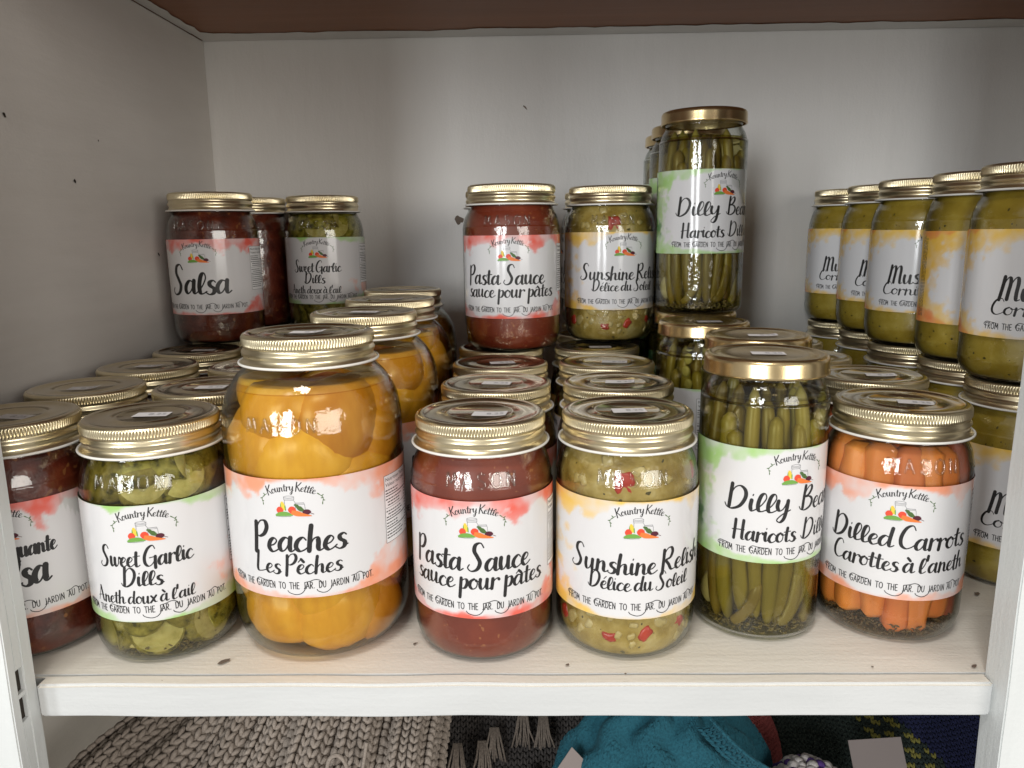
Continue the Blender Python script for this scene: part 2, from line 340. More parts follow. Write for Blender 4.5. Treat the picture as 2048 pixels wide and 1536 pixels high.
# ------------------------------------------------------------------ brush lettering (single-stroke alphabet, x-height 1)
bowl = [(.60,.86),(.36,1.0),(.12,.68),(.06,.26),(.20,.0),(.40,.18),(.58,.66)]
G = {
 'a':(.84,[bowl,[(.64,1.0),(.60,.55),(.60,.16),(.70,.0),(.88,.16)]]),
 'b':(.72,[[(.16,2.0),(.12,1.0),(.10,.2),(.3,.0),(.55,.25),(.52,.8),(.3,.9),(.12,.5)]]),
 'c':(.64,[[(.58,.80),(.42,1.0),(.16,.74),(.07,.30),(.24,.0),(.46,.06),(.68,.28)]]),
 'd':(.86,[bowl,[(.76,1.78),(.68,1.1),(.62,.5),(.62,.12),(.72,.0),(.90,.16)]]),
 'e':(.60,[[(.07,.40),(.34,.52),(.50,.80),(.36,1.0),(.15,.76),(.07,.30),(.24,.0),(.44,.06),(.66,.28)]]),
 'h':(.80,[[(.22,1.85),(.15,1.1),(.08,.0)],[(.10,.30),(.30,.84),(.50,.94),(.55,.6),(.53,.2),(.64,.0),(.84,.16)]]),
 'i':(.38,[[(.16,.98),(.12,.4),(.20,.02),(.40,.18)],[(.21,1.40),(.23,1.50)]]),
 'l':(.50,[[(.02,.16),(.30,.62),(.50,1.22),(.42,1.62),(.24,1.42),(.12,.72),(.14,.14),(.30,.0),(.54,.18)]]),
 'm':(1.05,[[(.14,1.0),(.08,.0)],[(.10,.40),(.30,.92),(.42,.8),(.40,.0)],[(.42,.4),(.62,.92),(.76,.75),(.74,.2),(.86,.0),(1.05,.16)]]),
 'n':(.80,[[(.15,1.0),(.12,.5),(.08,.0)],[(.10,.32),(.30,.86),(.48,.95),(.55,.62),(.53,.2),(.64,.0),(.84,.16)]]),
 'o':(.68,[[(.36,1.0),(.13,.76),(.07,.30),(.26,.0),(.50,.16),(.58,.62),(.44,.96),(.32,.98)],[(.50,.86),(.60,.76),(.76,.82)]]),
 'p':(.72,[[(.18,1.05),(.14,.2),(.09,-.9)],[(.13,.46),(.30,.88),(.52,.96),(.61,.62),(.48,.14),(.28,.02),(.15,.16)]]),
 'q':(.80,[bowl,[(.64,1.0),(.60,.1),(.58,-.85)],[(.58,-.85),(.78,-.4)]]),
 'r':(.60,[[(.15,1.0),(.12,.5),(.08,.0)],[(.10,.36),(.26,.82),(.46,1.02),(.58,.88)]]),
 's':(.58,[[(.55,.92),(.42,1.06),(.22,.92),(.24,.66),(.46,.40),(.42,.08),(.20,-.04),(.0,.12)],[(.40,.10),(.62,.22)]]),
 't':(.50,[[(.27,1.55),(.21,.9),(.19,.2),(.30,.0),(.52,.16)],[(-.02,1.08),(.26,1.13),(.54,1.16)]]),
 'u':(.82,[[(.12,1.0),(.08,.42),(.18,.02),(.38,.18),(.55,.85)],[(.58,1.0),(.55,.4),(.58,.05),(.70,.02),(.86,.18)]]),
 'w':(.98,[[(.10,1.0),(.08,.32),(.20,.02),(.38,.3),(.47,.92)],[(.48,.92),(.46,.3),(.60,.02),(.80,.36),(.86,1.0),(.98,.9)]]),
 'x':(.70,[[(.10,.96),(.28,.66),(.48,.12),(.70,.10)],[(.62,1.0),(.30,.44),(.04,.0)]]),
 'y':(.76,[[(.12,1.0),(.08,.48),(.20,.12),(.40,.30),(.57,.9)],[(.62,1.0),(.57,.2),(.46,-.6),(.26,-.92),(.10,-.70),(.36,-.22),(.78,.16)]]),
 'S':(1.06,[[(.96,1.72),(.78,2.06),(.48,1.92),(.40,1.46),(.58,1.02),(.74,.55),(.58,.06),(.22,-.10),(.0,.14),(.10,.40)]]),
 'G':(1.20,[[(1.0,1.68),(.82,2.02),(.42,1.74),(.12,1.0),(.14,.30),(.44,.0),(.80,.30),(.98,.84)],[(.52,.82),(.98,.90)],[(1.0,.92),(.96,.3),(.96,-.22)]]),
 'D':(1.14,[[(.26,2.0),(.20,1.1),(.14,.10)],[(.24,1.2),(.42,1.72),(.70,1.92),(.96,1.6),(.98,1.0),(.72,.28),(.30,-.06),(.02,.02),(-.10,.30)]]),
 'A':(1.0,[[(.0,.0),(.26,1.0),(.46,2.0)],[(.48,2.0),(.64,1.0),(.78,.05),(.96,.10)],[(.02,.62),(.42,.74),(.84,.80)]]),
 'L':(.84,[[(.22,2.0),(.14,1.0),(.08,.28),(.18,.0),(.48,.04),(.82,.20)]]),
 'P':(.86,[[(.20,1.85),(.17,1.0),(.10,-.15)],[(.16,.9),(.24,1.5),(.46,1.95),(.74,1.98),(.84,1.6),(.68,1.14),(.40,.92),(.24,.98)]]),
 'R':(1.08,[[(.20,1.85),(.17,1.0),(.10,-.15)],[(.16,.9),(.24,1.5),(.46,1.95),(.74,1.98),(.84,1.6),(.68,1.14),(.36,.95),(.56,.55),(.78,.08),(1.08,.12)]]),
 'B':(.98,[[(.28,2.0),(.20,1.1),(.14,.10)],[(.22,1.2),(.44,1.78),(.70,1.98),(.78,1.66),(.56,1.22),(.32,1.06),(.66,1.0),(.86,.66),(.72,.18),(.32,-.08),(.02,.02),(-.10,.28)]]),
 'H':(1.06,[[(.18,2.0),(.13,1.0),(.06,.0)],[(.84,2.0),(.78,1.0),(.76,.10),(.96,.06)],[(-.10,.92),(.40,1.0),(.92,1.04)]]),
 'C':(.92,[[(.88,1.62),(.70,2.0),(.34,1.76),(.09,1.0),(.12,.30),(.40,.0),(.70,.12),(.94,.38)]]),
 'M':(1.36,[[(.30,1.95),(.20,1.0),(.06,.0)],[(.20,.95),(.40,1.66),(.60,1.92),(.68,1.5),(.58,.5),(.54,.05)],[(.62,.95),(.84,1.66),(1.06,1.92),(1.14,1.5),(1.08,.6),(1.10,.02),(1.30,.08)]]),
 'K':(.94,[[(.22,1.95),(.16,1.0),(.10,-.10)],[(.92,1.95),(.56,1.34),(.22,.96)],[(.26,.98),(.52,.58),(.82,.0),(1.0,.04)]]),
 "'":(.24,[[(.14,1.95),(.10,1.45)]]), ' ':(.32,[]), '.':(.25,[[(.08,.05),(.12,.07)]]),
}
def acc(base, st): w, s_ = G[base]; return (w, s_+st)
G['é'] = acc('e', [[(.30,1.30),(.50,1.62)]]); G['ê'] = acc('e', [[(.12,1.28),(.32,1.60)],[(.32,1.60),(.50,1.28)]])
G['à'] = acc('a', [[(.28,1.62),(.48,1.30)]]); G['â'] = acc('a', [[(.20,1.18),(.40,1.42)],[(.40,1.42),(.58,1.18)]])
# thin monoline capitals, height 1
K = {
 'F':(.50,[[(.06,0),(.06,1)],[(.06,1),(.46,1.0)],[(.06,.55),(.38,.55)]]),
 'R':(.56,[[(.06,0),(.06,1)],[(.06,1),(.36,.98),(.44,.76),(.34,.55),(.06,.50)],[(.16,.50),(.48,0)]]),
 'O':(.68,[[(.34,1),(.08,.78),(.08,.24),(.34,0),(.58,.24),(.58,.78),(.34,1)]]),
 'M':(.74,[[(.04,0),(.12,1)],[(.12,1),(.36,.3)],[(.36,.3),(.58,1)],[(.58,1),(.68,0)]]),
 'T':(.54,[[(.27,0),(.27,1)],[(0,1),(.54,1)]]),
 'H':(.60,[[(.06,0),(.06,1)],[(.50,0),(.50,1)],[(.06,.52),(.50,.52)]]),
 'E':(.50,[[(.06,0),(.06,1)],[(.06,1),(.42,1)],[(.06,.52),(.36,.52)],[(.06,0),(.42,0)]]),
 'G':(.68,[[(.56,.86),(.34,1.0),(.08,.76),(.08,.24),(.34,0),(.56,.2),(.58,.46)],[(.34,.46),(.60,.46)]]),
 'A':(.60,[[(0,0),(.28,1)],[(.28,1),(.56,0)],[(.11,.36),(.45,.36)]]),
 'D':(.60,[[(.06,0),(.06,1)],[(.06,1),(.36,.94),(.52,.5),(.36,.06),(.06,0)]]),
 'N':(.60,[[(.06,0),(.06,1)],[(.06,1),(.50,0)],[(.50,0),(.50,1)]]),
 'J':(.34,[[(.24,1),(.24,.25),(.10,-.02)]]),
 'U':(.60,[[(.06,1),(.07,.24),(.28,0),(.48,.24),(.50,1)]]),
 'I':(.22,[[(.10,0),(.10,1)]]),
 'P':(.50,[[(.06,0),(.06,1)],[(.06,1),(.36,.98),(.44,.74),(.34,.50),(.06,.46)]]),
 '.':(.22,[[(.08,.03),(.10,.05)]]), ' ':(.52,[]),
 'S':(.60,[[(.52,.86),(.30,1.0),(.09,.80),(.20,.58),(.44,.42),(.52,.20),(.30,0),(.07,.14)]]),
}
class Ink:
    """flat print collected in label coordinates (s along the label, t up), in millimetres, then wrapped on the jar"""
    def __init__(s): s.Q = []; s.mi = []      # polygons of (s, t, layer)
    def stroke(s, P, w, layer=.10, m=0, brush=True, cap=True):
        k = len(P); L = []; Rr = []; ws = []
        for i in range(k):
            a = P[max(i-1, 0)]; b = P[min(i+1, k-1)]
            dx, dy = b[0]-a[0], b[1]-a[1]; d = math.hypot(dx, dy) or 1e-6
            ww = (w[i] if isinstance(w, list) else w)
            if brush: ww *= .30+.62*max(0, -dy/d)**.9
            ws.append(ww)
        ws = [(ws[max(i-1, 0)]+2*ws[i]+ws[min(i+1, k-1)])/4 for i in range(k)]
        for i in range(k):
            a = P[max(i-1, 0)]; b = P[min(i+1, k-1)]
            dx, dy = b[0]-a[0], b[1]-a[1]; d = math.hypot(dx, dy) or 1e-6
            nx, ny = -dy/d*ws[i]/2, dx/d*ws[i]/2
            L.append((P[i][0]+nx, P[i][1]+ny)); Rr.append((P[i][0]-nx, P[i][1]-ny))
        for i in range(k-1): s.Q.append((layer, [L[i], Rr[i], Rr[i+1], L[i+1]])); s.mi.append(m)
        if cap:
            for p, q in ((P[0], ws[0]), (P[-1], ws[-1])):
                s.Q.append((layer, [(p[0]+q/2*cos(j*pi/4), p[1]+q/2*sin(j*pi/4)) for j in range(8)])); s.mi.append(m)
    def text(s, txt, s0, s1, t0, xh, w, slant=.02, bounce=.05, arc=None, per=5):
        adv = sum(G[c][0] for c in txt); sx = (s1-s0)/adv; x = s0; rnd = random.Random(sum(map(ord, txt)))
        for c in txt:
            dy = rnd.uniform(-bounce, bounce)*xh
            for st in G[c][1]:
                cs = 1.10 if c.isupper() else 1.0; P = [(x+(px+slant*py)*sx, t0+py*xh*cs+dy) for px, py in st]
                if len(P) > 2: P = cr(P, per)
                if arc:
                    mid, rad = arc; Q = []
                    for px, py in P: a = (px-mid)/rad; Q.append((mid+(rad+py-t0)*sin(a), t0+(rad+py-t0)*cos(a)-rad))
                    P = Q
                s.stroke(P, w)
            x += G[c][0]*sx
    def caps(s, txt, s0, s1, t0, h, w):
        adv = sum(K[c][0]+.10 for c in txt); sx = (s1-s0)/adv; x = s0; pos = []
        for c in txt:
            pos.append(x)
            for st in K[c][1]:
                P = [(x+px*sx, t0+py*h) for px, py in st]
                if len(P) > 3 or c == 'J': P = cr(P, 4)
                s.stroke(P, w, brush=False)
            x += (K[c][0]+.10)*sx
        return pos, sx
    def shape(s, spine, wid, layer, m): s.stroke(spine, wid, layer, m, False, False)
    def build(s, name, Rr, z0, mats, parent):
        V = []; F = []
        for lay, poly in s.Q:
            r = Rr+lay*.001; b = len(V)
            for q in poly: a = q[0]*.001/Rr; V.append((r*sin(a), -r*cos(a), z0+q[1]*.001))
            F.append(tuple(range(b, b+len(poly))))
        return obj(name, mesh(name, V, F, True, s.mi), mats, parent)
EM = [plain('print_'+n_, c, .45) for n_, c in (('grey', (.20, .20, .21)), ('green', (.16, .36, .06)), ('orange', (.80, .20, .04)), ('tomato', (.75, .07, .03)),
      ('yellow', (.86, .58, .06)), ('leaf', (.07, .14, .035)), ('beet', (.085, .010, .025)), ('white', (.80, .80, .80)))]
def disc(c, rx, ry, k=12):
    P = []; w = []
    for i in range(k+1):
        u = -1+2*i/k; P.append((c[0]+rx*u, c[1])); w.append(2*ry*math.sqrt(max(.004, 1-u*u)))
    return P, w
def emblem(parent, Rr, z0):
    k = Ink(); d = .9
    def sh(pts, ws, lay, m):
        k.shape([(a+d, b) for a, b in cr(pts, 4)], [interp([(i/(len(ws)-1), w) for i, w in enumerate(ws)], q/(len(cr(pts, 4))-1)) for q in range(len(cr(pts, 4)))], lay, m)
    def ln(pts, lay=.10, w=.20, m=0): k.stroke([(a+d, b) for a, b in pts], w, lay, m, False)
    ln([(-2.2+2.6*cos(i*pi/10), 55.3+.55*sin(i*pi/10)) for i in range(21)])
    ln([(-4.8, 55.2), (-4.8, 54.0), (-4.5, 53.6), (-4.7, 49)]); ln([(.4, 55.2), (.4, 54.0), (.1, 53.6), (.9, 52.3), (.9, 48)])
    ln([(-4.7, 54.2), (.3, 54.2)]); ln([(-4.6, 53.5), (.2, 53.5)])
    ln([(1.1, 52.0), (5.2, 52.0)], w=.3); ln([(1.1, 51.3), (5.2, 51.3)]); ln([(5.2, 52.0), (5.6, 50.8), (5.8, 48)])
    sh([(-6.0, 52.8), (-5.6, 51), (-5.4, 48.2)], [.8, 2.1, 2.1], .13, 4)
    for a, b in (((-6.6, 52), (-6.4, 48)), ((-4.4, 51), (-4.2, 48))): sh([a, ((a[0]+b[0])/2-.1, 50), b], [.1, .7, .5], .15, 1)
    P, w = disc((-7.2+d, 48.2), 1.8, 1.9); k.shape(P, w, .17, 3)
    sh([(.3, 51.2), (1.6, 50.6), (3.0, 48.6), (4.8, 47.5)], [.6, 1.7, 1.7, .4], .16, 5)
    sh([(2.4, 50.2), (3.4, 49.6), (4.6, 48.2), (6.2, 47.4)], [.4, 1.3, 1.2, .3], .18, 5)
    P, w = disc((6.4+d, 47.1), 2.1, 1.4); k.shape(P, w, .20, 6); ln([(8.2, 46.5), (9.9, 45.7)], .20, .25, 6)
    P, w = disc((-.9+d, 48.4), 2.0, 1.9); k.shape(P, w, .22, 3)
    sh([(-9.6, 45.4), (-7.4, 46.1), (-4, 46.3), (-.6, 45.6)], [.5, 2.2, 2.4, .4], .24, 1)
    ln([(-9.4, 45.0), (-6, 44.8), (-1.5, 45.0)], .26, .18, 5)
    sh([(-1.2, 47.3), (1.5, 46.5), (5, 45.6), (8.7, 45.0)], [2.0, 3.0, 1.6, .3], .26, 2)
    for sg in (-1, 1):
        P = cr([(sg*13.0, 56.6), (sg*14.8, 55.3), (sg*15.9, 53.8), (sg*15.4, 51.6)], 5)
        k.stroke(P, .28, .10, 5, False)
        for q, (a, b) in ((3, (-.9, .8)), (6, (.9, .7)), (9, (-1.0, -.2)), (12, (.8, -.3)), (15, (0, -1.0))):
            c = P[min(q, len(P)-1)]; k.stroke([c, (c[0]+a*.5, c[1]+b*.5), (c[0]+a, c[1]+b)], [.3, .75, .2], .12, 5, False)
    o = k.build('emblem', Rr, z0, EM, parent)
    return o

LH = 64.5
RED, CORAL, ORG, YEL, GRN, DGR = (.80, .14, .10), (.86, .34, .20), (.84, .36, .12), (.85, .55, .11), (.38, .62, .20), (.10, .26, .10)
# per product: lettering lines (text, s0, s1, baseline, x-height, pen width) ; washes (edge, thickness table along that edge, colour, softness)
P_ = {
 'salsa': dict(lines=[('Salsa', -29.5, 25.5, 17.5, 12.8, 3.9)],
   wash=[('t', [(-85, 20), (-40, 14), (-18, 9), (0, 3.5), (12, 8), (18, 13), (30, 8), (44, 14), (60, 22), (85, 26)], RED), ('b', [(-85, 10), (-30, 4), (0, 2), (34, 2), (46, 13), (85, 22)], RED), ('l', [(0, 6), (30, 1), (64, 8)], CORAL)]),
 'piquante': dict(lines=[('Piquante', -1.0, 26.0, 34.5, 6.0, 1.9), ('Salsa', -15.6, 21.2, 18.0, 10.4, 3.3)],
   wash=[('t', [(-85, 20), (-40, 14), (-18, 9), (0, 3.5), (12, 6), (18, 14), (26, 13), (33, 5), (50, 6), (85, 20)], RED), ('b', [(-85, 10), (-30, 4), (0, 2), (14, 5), (30, 3), (40, 9), (85, 22)], CORAL), ('l', [(0, 6), (30, 1), (64, 8)], CORAL)]),
 'dills': dict(lines=[('Sweet Garlic', -26, 22.5, 31.0, 6.0, 1.75), ('Dills', -14.0, 6.5, 20.2, 5.6, 1.75), ("Aneth doux à l'ail", -31.5, 21.5, 10.3, 4.5, 1.25)],
   wash=[('t', [(-85, 4), (-40, 1), (-22, 1), (-16, 4.5), (-10, 2.2), (0, .6), (18, 1.6), (24, 5.5), (40, 6), (85, 9)], GRN), ('b', [(-85, 6), (-40, 8), (-24, 5), (-14, 1.6), (4, 1.4), (18, 4), (40, 8), (60, 14), (85, 16)], GRN), ('r', [(0, 6), (12, 44), (24, 50), (34, 40), (46, 4)], (.86, .40, .28))]),
 'peaches': dict(lines=[('Peaches', -23.5, 26.5, 25.3, 8.7, 2.7), ('Les Pêches', -23, 23.5, 13.2, 5.9, 1.8)],
   wash=[('t', [(-95, 24), (-45, 18), (-36, 8), (-30, 14), (-18, 13), (-13, 3), (0, 1.2), (14, 3), (24, 7), (36, 12), (48, 18), (95, 26)], CORAL), ('b', [(-95, 16), (-40, 9), (-24, 6), (-8, 3), (6, 2), (28, 3), (36, 9), (46, 22), (60, 27), (95, 26)], CORAL), ('l', [(0, 8), (30, 2), (64, 9)], CORAL)]),
 'pasta': dict(lines=[('Pasta Sauce', -38, 30, 26.6, 7.7, 2.35), ('sauce pour pâtes', -38, 39.2, 16.4, 6.5, 1.95)],
   wash=[('t', [(-85, 18), (-40, 13), (-32, 15), (-26, 8), (-16, 7), (-10, 9), (0, 4), (10, 7), (20, 14), (28, 12), (34, 5), (42, 7), (50, 14), (85, 22)], RED), ('b', [(-85, 20), (-40, 9), (-32, 3), (-20, 2.5), (-4, 4.5), (10, 3.2), (22, 6), (32, 5), (40, 12), (48, 18), (85, 22)], RED), ('l', [(0, 8), (30, 2), (64, 9)], CORAL)]),
 'relish': dict(lines=[('Sunshine Relish', -38.5, 43.5, 25.0, 6.8, 2.05), ('Délice du Soleil', -27, 30.5, 15.6, 5.1, 1.55)],
   wash=[('t', [(-85, 20), (-42, 15), (-34, 9), (-26, 12), (-18, 6), (-8, 2), (12, 1.4), (24, 4), (34, 9), (44, 10), (85, 16)], YEL), ('b', [(-85, 20), (-44, 14), (-34, 5), (-20, 2), (8, 1.5), (24, 5), (36, 6), (85, 16)], YEL), ('l', [(0, 46), (14, 44), (28, 38), (44, 40), (64, 46)], (.84, .52, .12))]),
 'beans': dict(lines=[('Dilly', -37.5, -3.4, 29.0, 7.4, 2.3), ('Beans', 3.0, 38.0, 29.5, 7.0, 2.0), ('Haricots', -33, 1, 12.2, 5.9, 1.85), ('Dilly', 5.0, 31, 13.0, 6.0, 1.7)],
   wash=[('t', [(-75, 34), (-46, 18), (-40, 10), (-34, 8), (-22, 6.5), (-15, 4), (-8, 2), (20, 1), (75, 4)], GRN), ('b', [(-75, 16), (-46, 10), (-34, 5.5), (-20, 4.5), (-8, 2.6), (14, 3.2), (40, 3), (75, 9)], GRN), ('l', [(0, 26), (12, 30), (24, 27), (40, 29), (64, 33)], GRN), ('l', [(4, 6), (14, 26), (22, 27), (30, 8)], DGR)]),
 'carrots': dict(lines=[('Dilled Carrots', -36.7, 39.5, 29.0, 7.0, 2.1), ("Carottes à l'aneth", -35.2, 39.7, 15.8, 6.0, 1.75)],
   wash=[('t', [(-85, 20), (-40, 12), (-34, 9), (-28, 16), (-20, 14), (-15, 7), (-6, 2.4), (8, 2.4), (18, 6), (28, 9), (40, 10), (85, 22)], CORAL), ('b', [(-85, 18), (-44, 9), (-36, 7), (-26, 3.5), (-8, 1.5), (2, 4), (10, 3), (18, 5), (34, 4), (44, 12), (85, 18)], CORAL), ('l', [(0, 8), (30, 2), (64, 9)], CORAL)]),
 'mustard': dict(lines=[('Mustard', -35, 14, 22.6, 7.6, 2.2), ('Cornichons', -38.6, 16, 13.8, 5.2, 1.5)],
   wash=[('t', [(-85, 26), (-60, 18), (-48, 13), (-40, 14), (-32, 10), (-22, 11), (0, 6), (30, 10), (85, 20)], YEL), ('b', [(-85, 24), (-64, 18), (-54, 11), (-44, 5), (-30, 3), (0, 2), (40, 6), (85, 20)], YEL), ('l', [(0, 46), (10, 36), (22, 22), (34, 25), (48, 36), (64, 46)], (.84, .50, .06)),
         ('t', [(-85, 5), (-70, 5), (-56, 3.4), (-50, 0), (85, 0)], (.80, .24, .08)), ('b', [(-85, 12), (-70, 10), (-62, 7), (-52, 0), (85, 0)], (.80, .24, .08))]),
}
def wash_color(prod, s_, t_, W0, W1, seed):
    c = Vector((.71, .70, .70))
    for i, (e, tab, col) in enumerate(P_[prod]['wash']):
        d, q = {'t': (LH-t_, s_), 'b': (t_, s_), 'l': (s_-W0, t_), 'r': (W1-s_, t_)}[e]
        p = Vector((s_*.085+i*7+seed, t_*.085, seed*1.3))
        th = interp(tab, q)
        if th <= 0: continue
        ed = noise.fractal(p*1.6, 1.0, 2.0, 4)
        a = (th*(1+.55*ed)-d)/max(2.2, th*.38)
        a = max(0, min(1, a)); a = a*a*(3-2*a)
        st = .52+.50*noise.fractal(p*.8+Vector((31, 5, 2)), 1.0, 2.0, 3)+.10*ed
        st = max(.35, min(1.0, st*1.35))*(.50+.50*min(1, max(0, (th-d)/max(th, 1))+.35))
        c = c.lerp(Vector(col), a*st)
    return c
t = NT('printed_label'); at = t.n('ShaderNodeAttribute', attribute_name='wash')
t.pr(at.outputs['Color'], Roughness=.13, Normal=t.bump(t.noise(t.coords((1, 1, .12)), 260, 2), .06, .0004)); M_LABEL = t.m
def text_mesh(txt, size):
    cu = bpy.data.curves.new('txt', 'FONT'); cu.body = txt; cu.size = size
    o = bpy.data.objects.new('txt', cu); COL.objects.link(o)
    dg = bpy.context.evaluated_depsgraph_get(); me = o.evaluated_get(dg).to_mesh()
    V = [v.co.copy() for v in me.vertices]; F = [tuple(p.vertices) for p in me.polygons]
    o.evaluated_get(dg).to_mesh_clear(); bpy.data.objects.remove(o); bpy.data.curves.remove(cu)
    return V, F
def make_label(prod, Rr, z0, parent, W0, W1, nutr):
    Rl = Rr+.00042; nx = int((W1-W0)/1.0); nz = 64; V = []; F = []; cols = []
    seed = (sum(map(ord, prod)) % 17)*.61
    crease = {'pasta': 32.0}.get(prod)
    for i in range(nx+1):
        s_ = W0+(W1-W0)*i/nx
        for j in range(nz+1):
            t_ = LH*j/nz; rr = Rl+.00006*noise.noise(Vector((s_*.09, t_*.03, seed)))
            if crease: rr += .00007*math.exp(-((s_-crease-t_*.02)/1.0)**2)
            a = s_*.001/Rr; V.append((rr*sin(a), -rr*cos(a), z0+t_*.001)); cols += [*wash_color(prod, s_, t_, W0, W1, seed), 1]
    for i in range(nx):
        for j in range(nz): b = i*(nz+1)+j; F.append((b, b+nz+1, b+nz+2, b+1))
    me = mesh('label', V, F); ca = me.color_attributes.new('wash', 'FLOAT_COLOR', 'POINT'); ca.data.foreach_set('color', cols)
    lab = obj('label', me, M_LABEL, parent)
    k = Ink()
    for (tx, a, b, t0, xh, w) in P_[prod]['lines']: k.text(tx, a, b, t0+xh*.06, xh*.85, w)
    pos, sx = k.caps('FROM THE GARDEN TO THE JAR. DU JARDIN AU POT.', -41.0, 41.0, 5.2, 3.5, .42)
    T = 'FROM THE GARDEN TO THE JAR. DU JARDIN AU POT.'
    def sw(pts): k.stroke(cr(pts, 6), .40, brush=False)
    x = pos[0]; sw([(x+.1, 7.0), (x-1.0, 8.0), (x+.4, 9.4), (x+3.0, 9.3), (x+6.6, 8.7)])
    x = pos[9]; sw([(x+.1, 6.2), (x-.3, 7.9), (x+1.4, 9.6), (x+4.2, 9.2), (x+8.0, 8.9), (x+9.6, 9.0)])
    x = pos[23]; sw([(x+.9, 7.0), (x+.5, 4.6), (x-1.4, 2.6), (x-4.2, 2.0), (x-7.4, 3.0), (x-8.4, 4.2)]); sw([(x+.8, 8.7), (x+3.4, 9.2), (x+6.2, 10.0), (x+8.6, 9.2), (x+9.6, 7.6)])
    x = pos[31]; sw([(x+.9, 7.0), (x+.5, 4.8), (x-1.2, 3.0), (x-3.6, 2.4), (x-6.2, 3.4), (x-6.9, 4.4)])
    x = pos[38]; sw([(x-.6, 9.0), (x+1.6, 9.2), (x+4.0, 10.0), (x+5.6, 9.0), (x+5.9, 8.0)])
    if P_[prod].get('logo', True): k.text('Kountry Kettle', -12.6, 12.2, 58.6, 2.15, .62, arc=(0, 31), per=4)
    else: pass
    k.build('lettering', Rl, z0, M_INK, lab)
    if P_[prod].get('logo', True): emblem(lab, Rl, z0)
    # nutrition panel: a ruled box of fine print, and a column of fine print by the seam
    k = Ink(); a, b = nutr
    k.shape([(a+(b-a)*i/8, 38.5) for i in range(9)], 38.0, .08, 1)
    for (p, q) in (((a, 19.5), (a, 57.5)), ((b, 19.5), (b, 57.5))): k.stroke([p, q], .22, .11, 0, False)
    for tt in (19.5, 57.5): k.stroke([(a+(b-a)*i/8, tt) for i in range(9)], .22, .11, 0, False)
    rnd = random.Random(3)
    def fine(tt, x0_, x1_, h):
        x = x0_
        while x < x1_-.6:
            w = rnd.uniform(.9, 2.6); e = min(x+w, x1_); k.stroke([(x, tt), (e, tt)], h, .11, 0, False, False); x = e+.45
    for tx, tt in (('Nutrition Facts', 54.2), ('Valeur nutritive', 51.2)):
        TV, TF = text_mesh(tx, 3.0); mxx = max(v.x for v in TV); f = (b-a-4)/mxx
        for fc in TF: k.Q.append((.11, [(a+1+TV[i].x*f, tt+TV[i].y*.95) for i in fc])); k.mi.append(0)
    tt = 49
    for i in range(17):
        if i in (2, 6, 10, 13): k.stroke([(a+.8+(b-a-1.6)*j/8, tt+.2) for j in range(9)], .5 if i != 6 else .25, .11, 0, False, False)
        else: fine(tt, a+.8+(1.5 if i in (4, 5, 8) else 0), a+(b-a)*rnd.uniform(.45, .75), .62); fine(tt, b-3.2, b-.9, .55)
        tt -= 1.68
    for c in range(4):
        tt = 4.0
        while tt < 60:
            e = tt+rnd.uniform(1, 3); k.stroke([(W0+4+c*1.6, tt), (W0+4+c*1.6, min(e, 61))], .6, .11, 0, False, False); tt = e+.6
    k.build('nutrition_panel', Rl, z0, [M_INK, EM[7]], lab)
    return lab

# ------------------------------------------------------------------ lids
def mason_lid():
    n = 840; H = 0.0; rib = 140
    prof = [(0, -.0011), (.0165, -.0011), (.0172, -.0006), (.0183, -.0006), (.0190, -.0011), (.0295, -.0011), (.0306, -.0004), (.0322, .0), (.0338, -.0002), (.0349, -.0009),
            (.0353, -.0016), (.03535, -.0022), (.03535, -.0056), (.0352, -.0063), (.0347, -.0068), (.0345, -.0074), (.0349, -.0082), (.0356, -.0094), (.0357, -.0101), (.0351, -.0113), (.0347, -.0124), (.0348, -.0134), (.0354, -.0142), (.0364, -.0150), (.0370, -.0155)]
    V, F = lathe_data(prof, n); V2 = []
    for v in V:
        r = math.hypot(v[0], v[1])
        if -.0059 < v[2] < -.0018 and r > .035:
            a = math.atan2(v[1], v[0]); k = 1+(.0010*math.sqrt(.5+.5*cos(a*rib))-.0008)/r
            V2.append((v[0]*k, v[1]*k, v[2]))
        else: V2.append(v)
    # flip: profile runs from the centre outwards
    F = [f[::-1] for f in F]; mi = [1 if max(math.hypot(V2[i][0], V2[i][1]) for i in f) < .0340 else 0 for f in F]
    return mesh('lid', V2, F, True, mi)
def bean_lid():
    prof = [(0, -.0012), (.019, -.0012), (.0205, -.0006), (.0262, -.0006), (.0272, -.0010), (.0286, -.0010), (.0296, -.0002), (.0312, .0), (.0326, -.0006), (.0335, -.0018), (.0338, -.0032), (.0338, -.0080), (.0341, -.0092), (.0341, -.0100), (.0334, -.0106), (.0325, -.0104)]
    V, F = lathe_data(prof, 128); return mesh('lid', V, [f[::-1] for f in F])
ME_LID, ME_BLID = mason_lid(), bean_lid(); ME_LID.materials.append(M_GOLD); ME_LID.materials.append(M_TOP); ME_BLID.materials.append(M_BRASS)
tv, tf = lathe_data([(.0366, -.0154), (.0371, -.0149), (.0377, -.0151), (.0379, -.0157), (.0375, -.0163), (.0368, -.0163), (.0364, -.0159), (.0366, -.0154)], 96)
ME_LINER = mesh('lid_liner', tv, tf); ME_LINER.materials.append(M_LINER)
